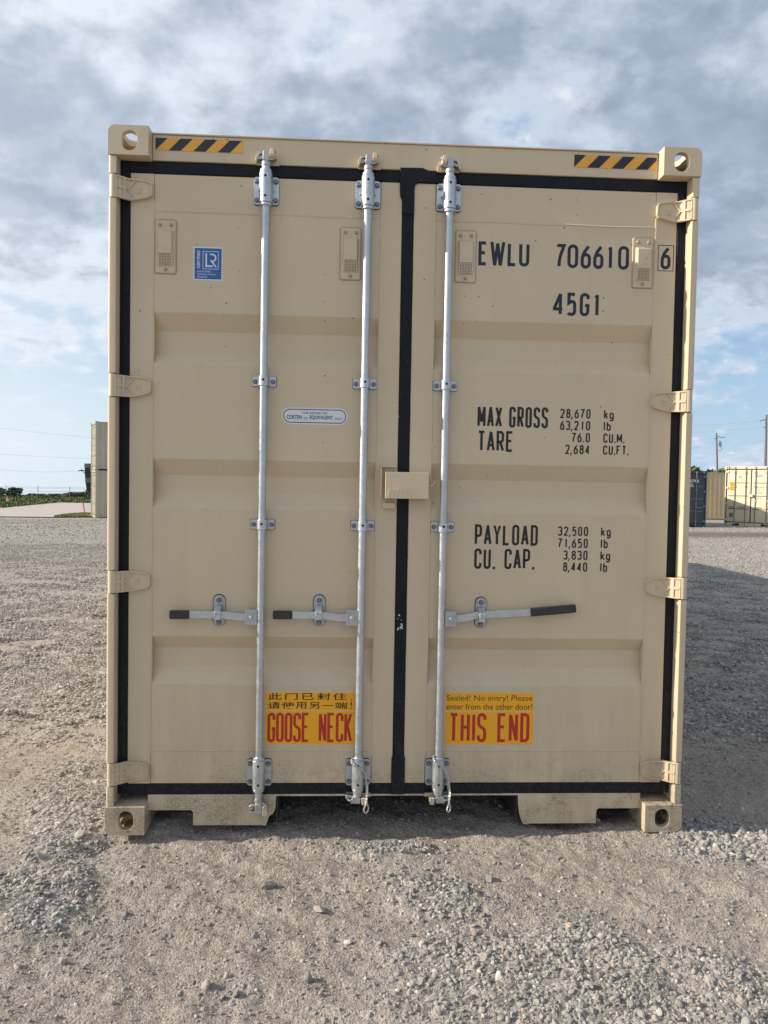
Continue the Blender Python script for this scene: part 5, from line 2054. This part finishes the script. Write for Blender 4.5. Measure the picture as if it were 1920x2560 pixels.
grass_patch('verge_grass', gx[ok], gy[ok], 0.10, M['verge'], 0.05, 0.05, 6)['label'] = 'short yellow green grass at the foot of the stacked containers'


def tree(label, cx, cy, w, h, crown_z0, cat='tree', group=None, n=900, seed=1, mat=None, trunk=True, leaf=0.20, name='tree'):
    r = np.random.default_rng(seed)
    z = gh(cx, cy)
    t = root(name, label, cat, (cx, cy, z), 0, group)
    t['_root'] = 1
    k = 9
    cen = np.stack([r.uniform(-0.36, 0.36, k) * w, r.uniform(-0.36, 0.36, k) * w, crown_z0 + (h - crown_z0) * r.uniform(0.15, 0.85, k)], -1)
    rad_ = np.stack([r.uniform(0.16, 0.30, k) * w, r.uniform(0.16, 0.30, k) * w, r.uniform(0.18, 0.34, k) * (h - crown_z0)], -1)
    which = r.integers(0, k, n)
    d = r.normal(0, 1, (n, 3))
    d /= np.linalg.norm(d, axis=1, keepdims=True)
    q = cen[which] + d * rad_[which] * (r.uniform(0.35, 1.0, (n, 1)) ** 0.4)
    q[:, 2] = np.clip(q[:, 2], crown_z0 * 0.7, None)
    a, b_ = r.normal(0, 1, (n, 3)), r.normal(0, 1, (n, 3))
    a /= np.linalg.norm(a, axis=1, keepdims=True)
    b_ -= a * (a * b_).sum(1, keepdims=True)
    b_ /= np.linalg.norm(b_, axis=1, keepdims=True)
    s_ = leaf * r.uniform(0.6, 1.3, (n, 1))
    o = quads_object('crown', q, a * s_, b_ * s_, np.clip(r.uniform(0, 1, n), 0, 1), mat or M['leaf'])
    o.parent = t
    if trunk:
        tb = MB().tube([(0, 0, -0.1), (0.03 * w, 0, crown_z0 * 0.6), (0, 0.02 * w, h * 0.6)], [0.035 * h, 0.026 * h, 0.010 * h], 8)
        for i in range(4):
            c = cen[i]
            tb.tube([(0, 0, crown_z0 * 0.7), (c[0] * 0.5, c[1] * 0.5, (crown_z0 + c[2]) / 2), tuple(c)], [0.018 * h, 0.012 * h, 0.005 * h], 6)
        tb.build('trunk', M['bark'], t, smooth=True)
    return t


# right tree line beyond the yard
G1 = 'trees along the far side of the yard'
names_r = [
    ('dark tree showing above the navy container at its left', 64.0, 140, 9, 6.2),
    ('dark tree above the middle of the navy container', 68.5, 143, 9, 6.4),
    ('broad dark tree above the right end of the navy container', 73.5, 144, 9, 6.3),
    ('dark tree left of the thin leaning pole', 77.5, 142, 8, 6.2),
    ('dark tree just right of the thin leaning pole', 82.5, 143, 9, 6.4),
    ('dark tree above the ochre container near the cream one', 88.0, 145, 9, 6.6)]
for i, (lb, x, y, w, h) in enumerate(names_r):
    tree(lb, x, y, w, h, 1.2, 'tree', G1, 2200, 30 + i, M['leaf'], True, 0.34)
tree('small dark treetop peeking over the cream container', 62.0, 114.5, 3.2, 5.8, 2.0, 'tree', None, 500, 50, M['leaf'], True, 0.22)
# left bushes behind the fence
G2 = 'bushes behind the wire fence'
for i, (lb, x, y, w, h) in enumerate((
        ('big round dark bush behind the red and white hydrant', -53.5, 122, 5.5, 1.45),
        ('dark bush at the left edge of the picture', -58.0, 122, 4.5, 1.5),
        ('low bush between the first two fence posts', -46.5, 124, 3.6, 0.6),
        ('low hedge running up to the middle fence post', -48.8, 124, 3.5, 0.55),
        ('rounded bush right of the middle fence post', -42.3, 123, 4.2, 1.0),
        ('low bush with bare twigs left of the dark tower', -39.5, 123, 3.6, 0.8),
        ('tall ragged bush at the foot of the dark tower', -37.6, 119, 3.2, 1.8))):
    tree(lb, x, y, w, h, 0.15, 'bush', G2, 800, 60 + i, M['leaf2'], False, 0.16, 'bush')

# fence
fn = root('wire_fence', 'thin wire fence with steel posts across the field on the left', 'fence', (-46, 117.3, gh(-46, 117.3)))
fn['_root'] = 1
M['post'] = simple('fence_steel', (0.20, 0.20, 0.20), 0.6, 0.3, 0.1)
for i in range(9):
    x = -14.5 + i * 4.78
    MB().cyl((x, 0, -0.1), (x + 0.02, 0, 1.95), 0.045, 8).build('fence_post', M['post'], fn)
for z in (0.25, 0.55, 0.85, 1.18, 1.80, 1.62):
    MB().tube([(-16 + i * 4.78 / 2, 0.05, z - 0.02 * (i % 2)) for i in range(17)], 0.014 if z != 1.18 else 0.022, 5).build('fence_wire', M['post'], fn)

# hydrant
hy = root('fire_hydrant', 'white fire hydrant with red top in the grass at far left', 'hydrant', (-39.35, 90.9, gh(-39.35, 90.9)))
hy['_root'] = 1
M['hyd_w'] = simple('hydrant_white', (0.75, 0.75, 0.73), 0.5)
M['hyd_r'] = simple('hydrant_red', (0.32, 0.045, 0.03), 0.5)
MB().cyl((0, 0, 0), (0, 0, 0.08), 0.20, 16).cyl((0, 0, 0.08), (0, 0, 0.62), 0.14, 16).build('hydrant_body', M['hyd_w'], hy, smooth=True)
MB().cyl((0, 0, 0.62), (0, 0, 0.68), 0.19, 16).cyl((0, 0, 0.68), (0, 0, 0.86), 0.16, 16, 0.07).cyl((0, 0, 0.86), (0, 0, 0.93), 0.04, 6).build('hydrant_bonnet', M['hyd_r'], hy, smooth=True)
for s_ in (-1, 1):
    MB().cyl((s_ * 0.12, 0, 0.50), (s_ * 0.25, 0, 0.50), 0.075, 12).build('hydrant_cap', M['hyd_r'] if s_ < 0 else M['hyd_w'], hy, smooth=True)

# stakes
M['stake'] = simple('faded_red_paint', (0.36, 0.055, 0.035), 0.7)
M['stake2'] = simple('weathered_wood', (0.16, 0.10, 0.07), 0.9)
for lb, x, y, dx, h, m_ in (('red leaning stake in the grass beside the stacked containers', -19.32, 57.9, -0.17, 1.05, 'stake'),
                            ('tall dark leaning stake at the road bend', -35.3, 93.8, -0.34, 1.25, 'stake2'),
                            ('short dark upright stake left of the road bend', -36.9, 96.8, 0.02, 0.75, 'stake2')):
    z = gh(x, y)
    o = MB().tube([(x, y, z - 0.1), (x + dx, y, z + h)], 0.04, 6).build('marker_stake', M[m_], None, loc=(x, y, z))
    tag(o, lb, 'stake')

# dark sign on posts at the left edge
sg_ = root('signboard', 'dark board on a post cut off by the left edge', 'sign', (-39.8, 89.0, gh(-39.8, 89.0)))
sg_['_root'] = 1
M['dark'] = simple('dark_board', (0.035, 0.045, 0.045), 0.7, 0, 0.2)
MB().box(-1.6, 0.52, -0.03, 0.03, 1.15, 1.75).build('board', M['dark'], sg_)
MB().box(0.44, 0.52, 0.035, 0.11, -0.1, 1.74).build('sign_post', M['dark'], sg_)
MB().box(0.60, 1.05, -0.03, 0.05, 1.28, 1.42).build('letter_box', M['dark'], sg_)

# dark banded tower with a crossarm
tw = root('utility_tower', 'dark banded tower with a crossarm behind the stacked containers', 'tower', (-35.9, 111.0, gh(-35.9, 111.0)))
tw['_root'] = 1
M['tower'] = simple('tower_dark', (0.045, 0.050, 0.050), 0.8, 0, 0.5, 2.5)
M['tower2'] = simple('tower_grey', (0.17, 0.18, 0.18), 0.7, 0, 0.15, 2.0)
for z0, z1, w0, w1, m_ in ((-0.1, 1.5, 0.55, 0.42, 'tower'), (1.5, 2.6, 0.62, 0.75, 'tower'), (2.6, 3.3, 0.77, 0.80, 'tower2'), (3.3, 4.8, 0.80, 0.86, 'tower'), (4.8, 5.4, 0.87, 0.88, 'tower2')):
    b4 = MB()
    b4.add([(-w0, -w0, z0), (w0, -w0, z0), (w0, w0, z0), (-w0, w0, z0), (-w1, -w1, z1), (w1, -w1, z1), (w1, w1, z1), (-w1, w1, z1)],
           [(3, 2, 1, 0), (4, 5, 6, 7), (0, 1, 5, 4), (1, 2, 6, 5), (2, 3, 7, 6), (3, 0, 4, 7)])
    b4.build('tower_section', M[m_], tw)
ca = MB().box(-2.0, -0.8, -0.06, 0.06, 4.28, 4.42)
ca.tube([(-0.85, 0, 3.72), (-1.45, 0, 4.30)], 0.05, 6)
ca.cyl((-1.55, 0, 4.40), (-1.55, 0, 4.60), 0.07, 8)
ca.build('crossarm', M['tower'], tw)

# utility poles on the right
M['pole'] = simple('pole_wood', (0.16, 0.14, 0.125), 0.9, 0, 0.2, 3.0)


def pole(label, x, y, h, r0, lean, arms):
    z = gh(x, y)
    p = root('utility_pole', label, 'utility pole', (x, y, z), 0, 'utility poles behind the yard')
    p['_root'] = 1
    MB().tube([(0, 0, -0.2), (lean, 0, h)], [r0, r0 * 0.62], 10).build('pole_shaft', M['pole'], p, smooth=True)
    for pts in arms:
        MB().tube(pts, 0.045, 6).build('crossarm', M['pole'], p)
    return p, z


p1, z1 = pole('thin utility pole leaning left behind the navy container', 54.35, 104.4, 10.25, 0.17, -0.55, [[(-0.5, 0, 9.75), (0.45, 0, 9.65), (0.80, 0, 9.72)], [(-0.9, 0, 9.45), (-0.35, 0, 9.5)]])
tr_ = MB().cyl((0.05, 0, 8.35), (0.05, 0, 8.95), 0.18, 12).cyl((0.05, 0, 8.95), (-0.05, 0, 9.2), 0.05, 8)
tr_.tube([(0.1, 0, 8.35), (0.35, 0, 8.0), (0.15, 0, 7.7), (-0.3, 0, 7.8)], 0.03, 6)
tr_.build('transformer', M['post'], p1, smooth=True)
p2, z2 = pole('thick utility pole at the right edge above the cream container', 44.75, 75.0, 10.0, 0.16, -0.12, [[(-0.1, 0, 9.55), (-0.85, 0, 9.35)], [(-0.1, 0, 8.75), (-0.4, 0, 8.70)]])

M['wire'] = simple('power_wire', (0.28, 0.29, 0.30), 0.6)


def wire(label, a, b, sag, r=0.011, n=24):
    a, b = Vector(a), Vector(b)
    pts = [a.lerp(b, i / n) - Vector((0, 0, sag * 4 * (i / n) * (1 - i / n))) for i in range(n + 1)]
    o = MB().tube(pts, r, 5).build('power_line', M['wire'], None, loc=tuple(a))
    tag(o, label, 'wire', 'overhead power lines')


wire('highest overhead wire right of the container, running to the pole at the edge', (43.8, 75, z2 + 9.30), (20.0, 88, 8.9), 0.5)
wire('second overhead wire right of the container, below the highest', (44.4, 75, z2 + 8.68), (20.0, 92, 8.1), 0.5)
wire('overhead wire sagging between the two right hand poles', (44.6, 75, z2 + 5.6), (54.2, 104.4, z1 + 7.7), 0.5)
wire('thin guy wire sloping down left from the leaning pole', (53.8, 104.4, z1 + 9.3), (38.0, 104.4, z1 + 4.2), 0.3)
wire('highest overhead wire left of the stacked containers', (-62, 108, 10.5), (-30, 106, 7.1), 0.4)
wire('middle overhead wire left of the stacked containers', (-62, 108, 6.0), (-35.9, 111, 4.6), 0.3)
wire('lowest overhead wire sagging to the crossarm of the dark tower', (-62, 108, 5.6), (-37.8, 111, gh(-35.9, 111) + 4.3), 1.25)

for o in bpy.data.objects:
    if '_root' in o:
        del o['_root']
print('objects', len(bpy.data.objects))
